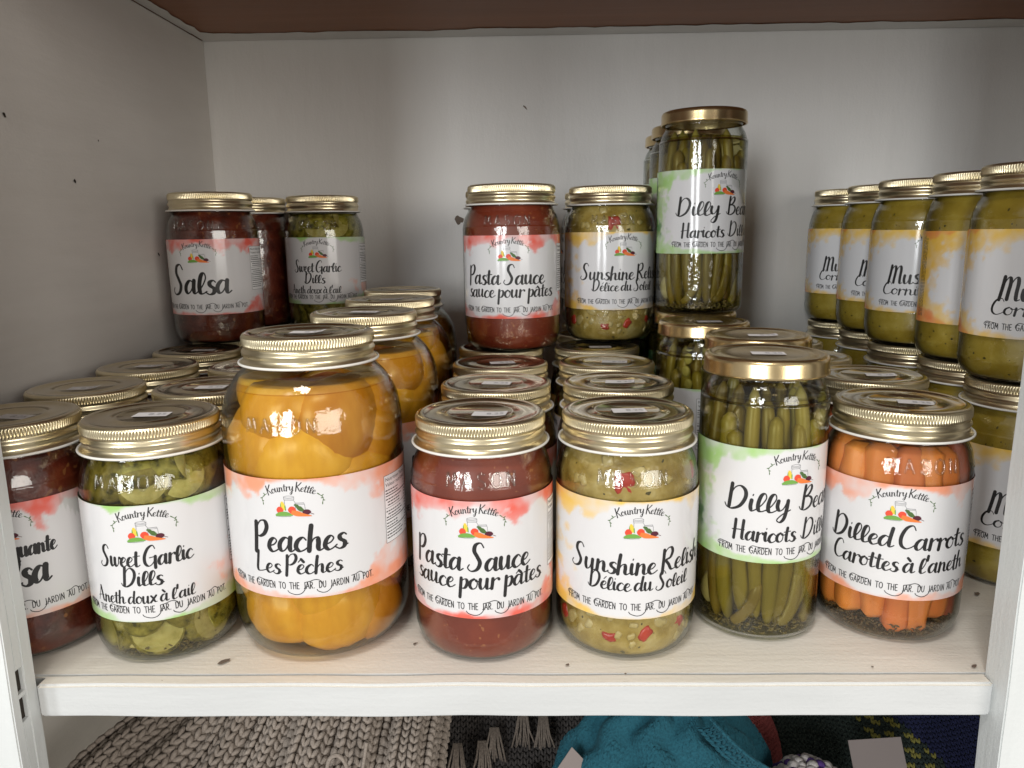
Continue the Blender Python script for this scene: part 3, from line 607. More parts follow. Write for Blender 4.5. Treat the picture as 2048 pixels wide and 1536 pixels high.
def sticker_mesh(i):
    rnd = random.Random(i*5+1); w, h = .0185, .0098; V = []; F = []; nx = 6; curl = rnd.choice((0, 0, .0007, .0012)); lift = rnd.uniform(0, .0004)
    for a in range(nx+1):
        for b in (0, 1):
            u = a/nx; V.append((-w/2+w*u+(.0006 if b else 0), -h/2+h*b, .0001+curl*max(0, u-.5)**2*4+lift*(1-u)))
    for a in range(nx): F.append((2*a, 2*a+2, 2*a+3, 2*a+1))
    TV, TF = text_mesh('8.25', .0056); mi = [0]*len(F); bse = len(V)
    for v in TV: u = (v.x+.006*.5)/w; V.append((v.x-.0015, v.y-.002, .00025+curl*max(0, (v.x-.0015)/w)**2*4+lift*(1-((v.x-.0015)/w+.5))))
    for f in TF: F.append(tuple(q+bse for q in f)); mi.append(1)
    me = mesh('price_sticker', V, F, False, mi); me.materials.append(M_PAPER); me.materials.append(M_GREYINK); return me
ME_STK = [sticker_mesh(i) for i in range(5)]

# ------------------------------------------------------------------ glass bodies and fillings
def arc_prof(pts, per=5): return cr(pts, per)
PINT = dict(H=.1312, R=.0390, zl=.0275, lid=ME_LID, mason=(.1030, .0365, .0075), W=(-85, 85), nutr=(47, 73),
  out=arc_prof([(.0300, .0004), (.0330, .0012), (.0362, .0044), (.0384, .0105), (.0390, .0180), (.0390, .0500), (.0390, .0930), (.0385, .0995), (.0368, .1065), (.0345, .1112), (.0333, .1140), (.0335, .1165), (.0345, .1178), (.0332, .1190), (.0328, .1270)]))
QUART = dict(H=.1753, R=.0488, zl=.0412, lid=ME_LID, mason=(.1330, .0455, .0072), W=(-95, 95), nutr=(51.5, 77),
  out=arc_prof([(.0345, .0004), (.0385, .0014), (.0440, .0060), (.0478, .0150), (.0488, .0260), (.0488, .0700), (.0488, .1200), (.0484, .1300), (.0464, .1405), (.0415, .1500), (.0358, .1563), (.0335, .1588), (.0335, .1608), (.0346, .1622), (.0332, .1636), (.0328, .1710)]))
BEAN = dict(H=.1589, R=.0350, zl=.0477, lid=ME_BLID, mason=None, W=(-75, 75), nutr=(45, 68),
  out=arc_prof([(.0310, .0004), (.0330, .0012), (.0346, .0040), (.0350, .0080), (.0350, .0500), (.0350, .1280), (.0345, .1345), (.0326, .1412), (.0302, .1455), (.0296, .1475), (.0305, .1490), (.0300, .1560)]))
def inner(T, d=.0010, zmin=.0022):
    return [(max(r-d, 0), max(z, zmin)) for r, z in T['out'] if z > zmin*.6]
def rad_at(prof, z):
    best = sorted(prof, key=lambda q: q[1]); return interp([(q[1], q[0]) for q in best], z)
for T in (PINT, QUART, BEAN):
    i_ = inner(T); T['inn'] = i_
    prof = [(0, .0012), (T['out'][0][0]*.75, .0009)]+T['out']+[(i_[-1][0]+.001, i_[-1][1]+.0004)]+i_[::-1]+[(0, .0022)]
    T['glass'] = lathe('glass_jar', prof, 96); T['glass'].materials.append(M_GLASS)
    if T['mason']:
        zc, half, hh = T['mason']; mb = MB(); word = 'MASON'; letters = []
        wtot = sum(K[c][0]+.32 for c in word)-.32; x = -.0185; sc = .037/wtot
        for c in word:
            for st in K[c][1]:
                P = cr(st, 4) if len(st) > 3 else [(st[0][0]+(st[1][0]-st[0][0])*i/4, st[0][1]+(st[1][1]-st[0][1])*i/4) for i in range(5)]
                P3 = []
                for px, py in P:
                    z = zc-hh/2+py*hh; r = rad_at(T['out'], z)+.0001; a = (x+px*sc)/r
                    P3.append((r*sin(a), -r*cos(a), z))
                mb.tube(P3, .00070, 8)
            x += (K[c][0]+.32)*sc
        # glass maker's ring lines under the shoulder
        T['emb'] = mb.mesh('embossed_lettering'); T['emb'].materials.append(M_EMB)
def solid(T, top, d=.0002, m=None, n=64):
    pr_ = [(0, .0026)]+[(max(r-d, .001), z) for r, z in T['inn'] if z < top]
    pr_ += [(pr_[-1][0], top), (pr_[-1][0]*.5, top+.0003), (0, top)]
    me = lathe('filling', pr_, n); me.materials.append(m); return me
def clampmesh(me, T, top, d=.0010, bot=.0031):
    for v in me.vertices:
        v.co.z = min(max(v.co.z, bot), top)
        r = math.hypot(v.co.x, v.co.y); Rm = rad_at(T['inn'], v.co.z)-d
        if r > Rm: v.co.x *= Rm/r; v.co.y *= Rm/r
def blob(name, c, ax, nu, nv, amp, freq, seed, mats, T=None, top=1, sq=0, d=.001):
    mb = MB(); mb.ell((0, 0, 0), ((1, 0, 0), (0, 1, 0), (0, 0, 1)), nu, nv)
    A = [Vector(q) for q in ax]; V = []
    for v in mb.V:
        v = Vector(v)
        if sq: v = Vector([math.copysign(abs(q)**sq, q) for q in v])
        k = 1+amp*noise.noise(v*freq+Vector((seed, seed*2, 0))); V.append(Vector(c)+(A[0]*v.x+A[1]*v.y+A[2]*v.z)*k)
    me = mesh(name, V, mb.F)
    if T: clampmesh(me, T, top, d)
    for m in mats: me.materials.append(m)
    return me
def peach_half(c, out, size, tilt, seed, T, top):
    """half peach: domed outside towards the glass, hollowed cut side inwards"""
    out = Vector(out).normalized(); u = out.orthogonal().normalized(); u = Matrix.Rotation(tilt, 3, out) @ u; w = out.cross(u)
    nu, nv = 28, 16; V = []; F = []; mi = []
    for i in range(nv+1):
        th = pi*i/nv
        for j in range(nu):
            ph = 2*pi*j/nu; x, y, z = sin(th)*cos(ph), sin(th)*sin(ph)*1.06, cos(th)
            if z < 0: rr = math.hypot(x, y); z = -.10+.42*max(0, 1-(rr/.55)**2)*(1 if th > pi/2 else 0)-.04*(1-rr)
            z *= .92
            cle = 1-.022*math.exp(-(x/.12)**2)*(z > 0)
            k = cle*(1+.05*noise.noise(Vector((x, y, z))*1.7+Vector((seed, 0, 0))))
            V.append(Vector(c)+(u*x+w*y+out*z)*size*k)
    for i in range(nv):
        for j in range(nu):
            F.append((i*nu+j, (i+1)*nu+j, (i+1)*nu+(j+1) % nu, i*nu+(j+1) % nu)); mi.append(1 if i >= nv*.62 else 0)
    me = mesh('peach_half', V, F, True, mi); clampmesh(me, T, top, .0012); me.materials.append(M_PEACH); me.materials.append(M_PIT); return me
def pickle(c, d, L, r, seed, T, top, cut=(True, False)):
    d = Vector(d).normalized(); a = d.orthogonal().normalized(); b = d.cross(a); n = 18; rows = []; V = []; F = []; mi = []
    prof = []
    if cut[0]: prof += [(-.5, 0, 1), (-.5, .55, 1), (-.5, .90, 1), (-.495, .97, 0)]
    else: prof += [(-.5-.30*r/L*2, 0, 0), (-.5-.25*r/L*2, .4, 0), (-.5-.12*r/L*2, .75, 0)]
    prof += [(-.42, 1, 0), (-.2, 1.03, 0), (0, 1.04, 0), (.2, 1.03, 0), (.42, 1, 0)]
    if cut[1]: prof += [(.495, .97, 0), (.5, .90, 1), (.5, .55, 1), (.5, 0, 1)]
    else: prof += [(.5+.12*r/L*2, .75, 0), (.5+.25*r/L*2, .4, 0), (.5+.30*r/L*2, 0, 0)]
    for (h, q, m) in prof:
        rows.append(len(V))
        for j in range(n):
            ph = 2*pi*j/n; rr = r*q*(1+(.05*noise.noise(Vector((cos(ph)*3, sin(ph)*3, h*6+seed))) if not m else 0)); bend = .10*r*(1-(2*h)**2)
            V.append(Vector(c)+d*(h*L)+a*(rr*cos(ph)+bend)+b*(rr*sin(ph)))
    for i in range(len(prof)-1):
        for j in range(n):
            F.append((rows[i]+j, rows[i]+(j+1) % n, rows[i+1]+(j+1) % n, rows[i+1]+j)); mi.append(1 if prof[i][2] and prof[i+1][2] else 0)
    me = mesh('pickle_chunk', V, F, True, mi); clampmesh(me, T, top, .0012); me.materials.append(M_SKIN); me.materials.append(M_FLESH); return me
def pod(P, r, T, top, name='bean_pod', mat=None, taper=True, flat=.82, square=0, seed=0):
    P = cr(P, 6); k = len(P); n = 10; V = []; F = []; ref = Vector((1, .2, 0))
    for i, p in enumerate(P):
        t_ = (Vector(P[min(i+1, k-1)])-Vector(P[max(i-1, 0)])).normalized(); u = (ref-t_*ref.dot(t_)).normalized(); w = t_.cross(u); q = i/(k-1)
        rr = r*(min(1, (q*6)**.6+.10)*min(1, ((1-q)*7)**.6+.22) if taper else (min(1, (q*30)**.5+.62)*min(1, ((1-q)*30)**.5+.5))*(.80+.20*min(1, q*2.2)))
        rr *= 1+.06*sin(q*26+seed)+.06*noise.noise(Vector((q*5, seed, 0)))
        for j in range(n):
            a = 2*pi*j/n; ca, sa = cos(a), sin(a)
            if square: e = .42; ca = math.copysign(abs(ca)**e, ca); sa = math.copysign(abs(sa)**e, sa)
            V.append(Vector(p)+u*(rr*ca)+w*(rr*sa*flat))
    for i in range(k-1):
        for j in range(n): F.append((i*n+j, i*n+(j+1) % n, (i+1)*n+(j+1) % n, (i+1)*n+j))
    F.append(tuple(range(n))[::-1]); F.append(tuple((k-1)*n+j for j in range(n)))
    me = mesh(name, V, F); clampmesh(me, T, top, .0010); me.materials.append(mat or M_BEAN); return me
def seeds(T, n, h, rmax, seed):
    rnd = random.Random(seed); mb = MB()
    for _ in range(n):
        a = rnd.uniform(0, 2*pi); r = rmax*math.sqrt(rnd.uniform(.05, 1)); z = .0028+rnd.uniform(0, h)*(.25+.75*(r/rmax)**2)
        v = Vector((rnd.gauss(0, 1), rnd.gauss(0, 1), rnd.gauss(0, .35))).normalized(); o = v.orthogonal().normalized(); L = rnd.uniform(.0009, .0022)
        mb.ell((r*cos(a), r*sin(a), z), (o*.0007, v.cross(o)*.0005, v*L), 5, 3)
    me = mb.mesh('dill_seeds'); clampmesh(me, T, 1, .0010, .0027); me.materials.append(M_DILL); return me

def cylp(ang, r, z): a = R(ang); return Vector((r*sin(a), -r*cos(a), z))
PARTS = {}   # product -> list of (name, mesh, kind)
def product(key, T, prod, parts, c): return dict(T=T, prod=prod, parts=parts, lab=None)
rnd = random.Random(11)
def liquid(T, top, m):
    pr_ = [(0, .0025)]+[(max(r-.0003, .001), z) for r, z in T['inn'] if z < top]
    rr = rad_at(T['inn'], top)-.0003
    pr_ += [(rr, top+.0006), (rr-.0008, top), (rr*.5, top), (0, top)]
    me = lathe('brine', pr_, 64); me.materials.append(m); return me
# opaque fillings
parts_salsa = [('filling', solid(PINT, .1150, m=M_SALSA), None)]
parts_pasta = [('filling', solid(PINT, .1150, m=M_PASTA), None)]
parts_must = [('filling', solid(PINT, .1150, m=M_MUST), None)]
parts_rel = [('filling', solid(PINT, .1145, .0016, m=M_RELISH), None)]
for i, (an, z) in enumerate([(-13, .1000), (-23, .0140), (7, .0165), (44, .0190), (70, .1000), (95, .020), (150, .10), (200, .015), (-75, .018)]):
    c = cylp(an, rad_at(PINT['inn'], z)-.0040+rnd.uniform(-.0002, .0008), z); o_ = cylp(an, 1, 0).normalized(); u = Vector((0, 0, 1)); w = o_.cross(u)
    sz = rnd.uniform(.0034, .0052) if i else .0054
    rot = rnd.uniform(0, 3); u, w = u*cos(rot)+w*sin(rot), w*cos(rot)-u*sin(rot)
    parts_rel.append(('red_pepper_piece', blob('red_pepper_piece', c, (u*sz, w*sz*rnd.uniform(.6, 1.1), o_*.0034), 12, 8, .45, 1.6, i*3.3, [M_PEPPER], PINT, .113, .62, .0006), None))
for i in range(26):
    an = rnd.uniform(-95, 95); z = rnd.choice((rnd.uniform(.009, .027), rnd.uniform(.094, .112)))
    c = cylp(an, rad_at(PINT['inn'], z)-.0033, z); o_ = cylp(an, 1, 0).normalized(); u = Vector((0, 0, 1)); w = o_.cross(u); sz = rnd.uniform(.0024, .0050)
    rot = rnd.uniform(0, 3); u, w = u*cos(rot)+w*sin(rot), w*cos(rot)-u*sin(rot)
    parts_rel.append(('onion_piece', blob('onion_piece', c, (u*sz, w*sz*.7, o_*.0030), 10, 7, .45, 1.7, i*1.9, [M_ONION], PINT, .113, .62, .0007), None))
# pickles
parts_dill = [('brine', liquid(PINT, .1128, M_BRINE), None)]
spec = [(17, .0955, .0115, (.20, -1, .62), .024, (False, True)), (50, .0965, .0115, (.70, -.8, .55), .024, (False, True)), (-14, .104, .0135, (1, .1, .25), .03, (False, False)), (26, .110, .011, (1, .2, .1), .03, (False, True)),
        (72, .103, .011, (.2, .5, 1), .028, (False, False)), (-46, .098, .012, (.1, .3, 1), .030, (False, False)), (12, .0165, .0125, (.25, -1, .30), .020, (False, True)), (-20, .0165, .0105, (1, .4, .1), .024, (True, False)),
        (52, .0165, .0120, (.95, -.25, .15), .028, (False, True)), (-44, .017, .0110, (-.5, -.8, .3), .020, (False, True)), (78, .019, .0115, (.2, .9, .3), .024, (True, False))]
for i, (an, z, r, d, L, cut) in enumerate(spec): parts_dill.append(('pickle_chunk', pickle(cylp(an-14, .0228, z), Matrix.Rotation(R(-14), 3, 'Z') @ Vector(d), L, r*1.18, i*2.7, PINT, .1135, cut), None))
for i in range(22):
    an = i*137.5; z = .022+.083*((i*7) % 22)/21; r0 = .0235 if i % 3 else .010
    if r0 > .02 and (an % 360 < 90 or an % 360 > 300) and (z > .085 or z < .028): r0 = .010
    parts_dill.append(('pickle_chunk', pickle(cylp(an, r0, z), (rnd.gauss(0, 1), rnd.gauss(0, 1), rnd.gauss(0, .8)), rnd.uniform(.024, .034), rnd.uniform(.010, .0128), i*1.3+9, PINT, .1120, (False, False)), None))
parts_dill.append(('garlic_clove', blob('garlic_clove', cylp(-30, .028, .0105), ((.006, 0, 0), (0, .005, .001), (0, 0, .0045)), 12, 8, .15, 1.4, 4, [M_GARLIC], PINT, .11), None))
parts_dill.append(('dill_seeds', seeds(PINT, 900, .0075, .036, 4), 'stuff'))
# peaches
parts_peach = [('brine', liquid(QUART, .1470, M_SYRUP), None)]
spec = [(-4, .113, .0335), (45, .1285, .0300), (-52, .116, .0320), (46, .096, .0300), (-18, .1370, .0230), (88, .1330, .0230), (-30, .026, .0240), (34, .0235, .0270), (14, .040, .0200), (72, .020, .0230), (88, .118, .027), (-86, .112, .028),
        (8, .070, .030), (-50, .072, .030), (60, .070, .027), (110, .045, .027), (-80, .035, .026), (130, .09, .029), (180, .12, .029), (-130, .115, .029), (160, .03, .028), (-135, .04, .028), (180, .075, .028), (-120, .078, .028), (140, .140, .024), (-110, .142, .024)]
for i, (an, z, s_) in enumerate(spec):
    o_ = cylp(an+rnd.uniform(-34, 34), 1, rnd.uniform(-.55, .60)); rr = rad_at(QUART['inn'], z)-s_*.95
    parts_peach.append(('peach_half', peach_half(cylp(an, rr, z), o_, s_, rnd.uniform(0, 3), i*2.2, QUART, .1500), None))
# beans
parts_bean = [('brine', liquid(BEAN, .1370, M_BRINE), None)]
nb = 0
for ring, (r0, cnt) in enumerate(((.0278, 20), (.0195, 14), (.0105, 7))):
    for i in range(cnt):
        an = 360*i/cnt+rnd.uniform(-6, 6)+ring*11; tw = rnd.uniform(-16, 16); z0 = .0045+rnd.uniform(0, .006); z1 = rnd.choice((.119, .124, .128, .132, .143)) if ring == 0 else rnd.uniform(.118, .146)
        if z1 > .136: r1 = r0*.86
        else: r1 = r0+rnd.uniform(-.001, .0015)
        P = [cylp(an+tw*.6, r0-rnd.uniform(0, .004), z0), cylp(an+tw*.3, r0+.0015, z0+.03), cylp(an, r0+rnd.uniform(-.001, .002), .07), cylp(an-tw*.4, r0+.001, .105), cylp(an-tw*.7+rnd.uniform(-4, 4), r1, z1)]
        parts_bean.append(('bean_pod', pod(P, rnd.uniform(.0038, .0052), BEAN, .1455, seed=i*1.7+ring), None)); nb += 1
for i in range(5):
    an = (-40, 5, 38, 120, 220)[i]; P = [cylp(an-14, .030, .0080+.004*(i % 2)), cylp(an-4, .0315, .013), cylp(an+6, .0310, .022+.004*(i % 3)), cylp(an+12, .029, .034+.006*(i % 2))]
    parts_bean.append(('bean_pod', pod(P, .0037, BEAN, .14, seed=i*3.1), None))
for i in range(5):
    z = .105+.0095*i
    parts_bean.append(('bean_seed', blob('bean_seed', cylp(58+2*sin(i*2.2), .0315, z), ((.0035, 0, 0), (0, .0035, 0), (0, 0, .0042)), 10, 6, .1, 1, i, [M_BEANS_SEED], BEAN, .14), None))
parts_bean.append(('garlic_clove', blob('garlic_clove', cylp(-97, .027, .020), ((.006, 0, 0), (0, .006, 0), (0, 0, .010)), 12, 8, .15, 1.4, 4, [M_GARLIC], BEAN, .11), None))
parts_bean.append(('dill_seeds', seeds(BEAN, 900, .0075, .0325, 8), 'stuff'))
# carrots
parts_car = [('brine', liquid(PINT, .1128, M_BRINE2), None)]
for ring, (r0, cnt) in enumerate(((.0285, 14), (.0150, 8), (.0020, 1))):
    for i in range(cnt):
        an = 360*i/cnt+rnd.uniform(-5, 5)+ring*9; tw = rnd.uniform(-9, 9); z0 = .0050+rnd.uniform(0, .007); z1 = rnd.uniform(.109, .114); r1 = r0*(.90 if ring == 0 else 1)
        P = [cylp(an+tw*.5, r0-.001, z0), cylp(an+tw*.2, r0+.001, .04), cylp(an, r0+.001, .075), cylp(an-tw*.4, r1, z1)]
        parts_car.append(('carrot_stick', pod(P, rnd.uniform(.0074, .0092), PINT, .1145, 'carrot_stick', M_CARROT, False, .9, 1, i*2.1+ring), None))
parts_car.append(('dill_seeds', seeds(PINT, 1000, .0085, .036, 6), 'stuff'))

PRODUCTS = {'salsa': (PINT, parts_salsa), 'piquante': (PINT, parts_salsa), 'dills': (PINT, parts_dill), 'peaches': (QUART, parts_peach), 'pasta': (PINT, parts_pasta),
            'relish': (PINT, parts_rel), 'beans': (BEAN, parts_bean), 'carrots': (PINT, parts_car), 'mustard': (PINT, parts_must)}
NAMES = {'salsa': 'salsa_jar', 'piquante': 'salsa_jar', 'dills': 'pickle_jar', 'peaches': 'peach_jar', 'pasta': 'pasta_sauce_jar', 'relish': 'relish_jar', 'beans': 'bean_jar', 'carrots': 'carrot_jar', 'mustard': 'mustard_pickle_jar'}
PROTO = {}
def build_jar(prod, full):
    T, parts = PRODUCTS[prod]
    root = obj(NAMES[prod], None); root.empty_display_size = .02
    g = obj('glass_jar', T['glass'], None, root)
    if T['mason']: obj('embossed_lettering', T['emb'], None, g)
    for nm, me, kind in parts:
        o = obj(nm, me, None, root)
        if kind: o['kind'] = kind
    lid = obj('lid', T['lid'], None, root, (0, 0, T['H']))
    if T['lid'] is ME_LID: obj('lid_liner', ME_LINER, None, lid)
    obj('price_sticker', ME_STK[0], None, lid, (.003, -.004, -.0010))
    make_label(prod, T['R'], T['zl'], root, *T['W'], T['nutr'])
    return root
def copy_tree(o, parent=None):
    c = o.copy(); COL.objects.link(c); c.parent = parent
    for ch in o.children: copy_tree(ch, c)
    return c
def children_named(o, n_): return [c for c in o.children if c.name.split('.')[0] == n_]
count = 0
def jar(prod, x, y, z, c, label, group=None, stk=0, tilt=0):
    """c: where the middle of the label logo sits round the jar, millimetres right of the front"""
    global count
    T, _ = PRODUCTS[prod]
    if prod not in PROTO: r = PROTO[prod] = build_jar(prod, True)
    else: r = copy_tree(PROTO[prod])
    rz = c*.001/T['R']; r.location = (x, y, z+.0003); r.rotation_euler = (tilt, 0, rz)
    lid = children_named(r, 'lid')[0]
    lid.rotation_euler = (0, 0, -rz+count*.013)
    s_ = children_named(lid, 'price_sticker')[0]; s_.data = ME_STK[count % 5]
    s_.location = (.003*cos(count*2.1)+.002, .003*sin(count*1.7)-.003, -.0010); s_.rotation_euler = (0, 0, R(stk)-count*.013)
    # turn the maker's lettering to the front whatever way the label is stuck
    g = children_named(r, 'glass_jar')[0]; g.rotation_euler = (0, 0, -rz+R((-2, 4, -5, 3)[count % 4]))
    lb = children_named(r, 'label')[0]; lb.location = (0, 0, ((count*37) % 7-3)*.0003); lb.rotation_euler = (R(((count*53) % 9-4)*.045), R(((count*29) % 9-4)*.05), 0)
    tag(r, label, 'jar', group); count += 1
    return r
Z1, ZB = .1318, .1595
# front row
jar('piquante', .1326, .0045, 0, 11.5, 'piquante salsa jar half hidden by the left post, label ending in quante and sa', stk=-8)
jar('dills', .2125, .004, 0, 9.5, 'sweet garlic dills jar standing on the shelf front between salsa and peaches', stk=6)
jar('peaches', .3005, .012, 0, 0, 'large jar of peach halves with coral label at the front of the shelf', stk=2)
jar('pasta', .3945, .0039, 0, -1.8, 'pasta sauce jar standing on the shelf front beside the large peach jar', stk=-4)
jar('relish', .4749, .0054, 0, 2.5, 'golden sunshine relish jar with red pepper bits standing on the shelf front', stk=6)
jar('beans', .5546, .0233, 0, 9.6, 'tall dilly bean jar with brass lid standing on the shelf front by the carrots', stk=-4)
jar('carrots', .6314, .0221, 0, -12.6, 'dilled carrots jar with coral label standing on the shelf near the right post', stk=-16)
# rows behind
SG = 'salsa jars ranked against the left wall'
for i, y in enumerate((.0835, .1620, .2405, .3190)):
    jar('salsa', (.1318, .1345, .139, .1392)[i], y, 0, (30, -20, 44, 0)[i], 'dark salsa jar with gold lid, number %s behind the piquante salsa, by the left wall' % ('one', 'two', 'three', 'four')[i], SG, (8, -3, 6, 0)[i])
for i, y in enumerate((.082, .160, .2385, .317, .3955)):
    jar('dills', (.2145, .2185, .217, .217, .2161)[i], y, 0, (-20, 35, 10, -8, 3)[i], 'sweet garlic dills jar, number %s behind the front one, low on the shelf' % ('one', 'two', 'three', 'four', 'five')[i], 'pickle jars ranked behind the front one', (5, -12, 0, 3, 8)[i])
for i, (x, y) in enumerate(((.3101, .1137), (.3109, .2125), (.3055, .3120))):
    jar('peaches', x, y, 0, (60, -90, 120)[i], 'large peach jar %s' % ('directly behind the front peach jar', 'two places behind the front peach jar', 'farthest back of the peach jars by the back wall')[i], 'peach jars ranked one behind another', (-4, 8, 0)[i])
for i, y in enumerate((.0843, .1625, .2407, .3190)):
    jar('pasta', (.4000, .4005, .3985, .4000)[i], y, 0, (90, -40, 20, 0)[i], 'pasta sauce jar low on the shelf, number %s behind the front pasta sauce' % ('one', 'two', 'three', 'four')[i], 'pasta sauce jars ranked behind the front one', (-6, 14, 0, 0)[i])
for i, y in enumerate((.0836, .1618, .2400, .3182, .3975)):
    jar('relish', (.4792, .4797, .4797, .4840, .4930)[i], y, 0, (70, -60, 30, 0, 10)[i], 'sunshine relish jar low on the shelf, number %s behind the front relish' % ('one', 'two', 'three', 'four', 'five')[i], 'relish jars ranked behind the front one', (-4, -6, 4, 0, 0)[i])
for i, (x, y) in enumerate(((.5724, .0998), (.5548, .1785), (.5640, .2510), (.5712, .3380), (.5768, .4100))):
    jar('beans', x, y, 0, (50, -55, 0, 30, 0)[i], 'tall dilly bean jar low on the shelf, number %s behind the front bean jar' % ('one', 'two', 'three', 'four', 'five')[i], 'bean jars ranked behind the front one', (-6, 3, 0, 0, 0)[i])
for i, (x, y) in enumerate(((.6475, .1004), (.6305, .1790), (.6385, .2575))):
    jar('carrots', x, y, 0, (40, -50, 0)[i], 'dilled carrots jar number %s behind the front carrots jar' % ('one', 'two', 'three')[i], 'carrot jars ranked behind the front one', (-10, 12, 0)[i])
MX = ((.7375, .082), (.7482, .161), (.7446, .240), (.7534, .3235), (.7521, .4035))
for i, (x, y) in enumerate(MX):
    jar('mustard', x+(.001 if i else .003), y, 0, (-1, 20, -6, 40, 0)[i], 'mustard pickle jar on the shelf, lower of the %s stack from right post' % ('first', 'second', 'third', 'fourth', 'fifth')[i], 'lower mustard pickle jars', 0)
for i, (x, y) in enumerate(MX):
    jar('mustard', x, y, Z1, (-6, -6+34, -6.5, -2.5, -3.5)[i] if i != 1 else 15.0, 'mustard pickle jar stacked on another, upper of the %s stack from the right post' % ('first', 'second', 'third', 'fourth', 'fifth')[i], 'upper mustard pickle jars', 4)
# stacked second tier
jar('salsa', .1394, .2947, Z1, .3, 'salsa jar with red label stacked on lower salsa jars by the left wall', stk=3)
jar('salsa', .1345, .4095, Z1, -70, 'salsa jar stacked behind the upper salsa jar, its label turned aside', stk=3)
jar('salsa', .1365, .3990, 0, 10, 'salsa jar on the shelf at the back left corner, under the upper salsa', SG)
jar('dills', .2161, .3866, Z1, 1.5, 'sweet garlic dills jar stacked on another against the back wall', stk=0)
jar('pasta', .4091, .2362, Z1, -2.0, 'pasta sauce jar stacked on lower pasta sauce jars before the back wall', stk=0)
jar('pasta', .4010, .3220, Z1, 60, 'pasta sauce jar stacked directly behind the upper pasta sauce jar', stk=0)
jar('relish', .4940, .2821, Z1, 8.3, 'sunshine relish jar stacked on lower relish jars beside the upper bean jar', stk=0)
jar('relish', .4954, .3860, Z1, -60, 'sunshine relish jar stacked directly behind the upper relish jar', stk=0)
jar('beans', .5647, .2457, ZB, 10.8, 'tall dilly bean jar stacked highest, standing on lower bean jar lids', stk=0)
jar('beans', .5717, .3380, ZB, 10, 'tall dilly bean jar stacked just behind the highest front bean jar', stk=0)
jar('beans', .5768, .4100, ZB, -10, 'tall dilly bean jar stacked against the back wall, last of the upper beans', stk=0)

# ------------------------------------------------------------------ knitwear on the shelf below
def wool(name, c0, c1):
    t = NT(name); co = t.coords(); n = t.noise(co, 700, 3); t.pr(t.ramp(n, [(.3, c0), (.7, c1)]), Roughness=.95, Normal=t.bump(n, .6, .0008)); return t.m
W_TAUPE = wool('taupe_wool', (.10, .08, .065), (.19, .155, .125)); W_CREAM = wool('cream_wool', (.26, .215, .18), (.38, .325, .275)); W_DARK = wool('charcoal_wool', (.030, .026, .024), (.060, .052, .048))
W_TEAL = wool('teal_wool', (.005, .060, .085), (.013, .105, .145)); W_RED = wool('dusty_red_wool', (.26, .05, .05), (.40, .10, .09))
W_GREEN = wool('dark_green_wool', (.018, .028, .024), (.04, .058, .05)); W_YEL = wool('olive_yellow_wool', (.20, .18, .035), (.34, .31, .08))
W_NAVY = wool('navy_wool', (.012, .016, .055), (.024, .03, .10)); W_PURP = wool('purple_wool', (.05, .02, .12), (.10, .04, .22)); W_WHITE = wool('white_wool', (.40, .37, .35), (.58, .54, .52))
M_CARD = plain('pinkish_card', (.24, .20, .185), .8)
def knit(name, f, nu, nv, fat, mats, parent, colf=None, rib=None, back=True):
    """fabric of V stitches over the surface f(u, v); a backing sheet closes the gaps"""
    mb = MB(); eps = 1e-3
    for i in range(nu):
        for j in range(nv):
            u, v = (i+.5)/nu, (j+.5)/nv; p = f(u, v); du = (f(u+eps, v)-f(u-eps, v))/(2*eps)/nu; dv = (f(u, v+eps)-f(u, v-eps))/(2*eps)/nv
            n_ = du.cross(dv).normalized(); h = rib(i, j) if rib else 0
            m = colf(u, v, i, j) if colf else 0
            for sg in (-1, 1):
                d = (dv*.62+du*(.22*sg))
                w = n_.cross(d.normalized()); jit = Vector((random.uniform(-1, 1), random.uniform(-1, 1), random.uniform(-1, 1)))*du.length*.05
                mb.ell(p+du*(.24*sg)+n_*h+jit, (w*du.length*.26*fat, n_*du.length*.30*fat, d), 6, 4, m)
    if back:
        k = 40; V = []; F = []
        for i in range(k+1):
            for j in range(k+1):
                u, v = i/k, j/k; p = f(u, v); n_ = (f(u+eps, v)-f(u-eps, v)).cross(f(u, v+eps)-f(u, v-eps)).normalized(); V.append(p-n_*.0012)
        for i in range(k):
            for j in range(k): b = i*(k+1)+j; F.append((b, b+k+1, b+k+2, b+1))
        mb.add(V, F, 0)
    return obj(name, mb.mesh(name), mats, parent)
# cream ribbed scarf, folded
sc = tag(obj('knit_scarf', None, loc=(.255, .045, -.193)), 'cream ribbed knit scarf folded under the shelf on the left', 'scarf')
rf = lambda i, j: (.0016 if i % 2 else -.0008)
def fold(k):
    x0 = .128+.0350*k; x1 = x0+.075*(1-k/6.5)**1.3+.004*sin(k*2.1); rr = .0215+.002*sin(k*1.7)
    A, B = Vector((x0, .012+.006*sin(k*2.6), -.142+.004*cos(k*1.9))), Vector((x1, .100, -.088)); ax = (B-A).normalized()
    side = ax.cross(Vector((0, 0, 1))).normalized(); upv = side.cross(ax)
    def f(u, v):
        a = (u-.5)*3.7; sag = .004*sin(v*6+k)
        return A.lerp(B, v)+side*(rr*sin(a))+upv*(rr*(cos(a)*1.75-.55)+sag)-Vector((.255, .045, -.193))
    return f
for k in range(7): knit('knit_fold', fold(k), 13, 20, 1.05, [W_CREAM], sc, rib=rf)
mb = MB(); mb.tube(cr([(.035, -.025, .075), (.040, -.030, .099), (.047, -.031, .103), (.051, -.029, .092), (.049, -.026, .075)], 6), .0014, 6)
mb.tube(cr([(.056, -.02, .075), (.060, -.024, .092), (.063, -.025, .108)], 6), .0012, 6)
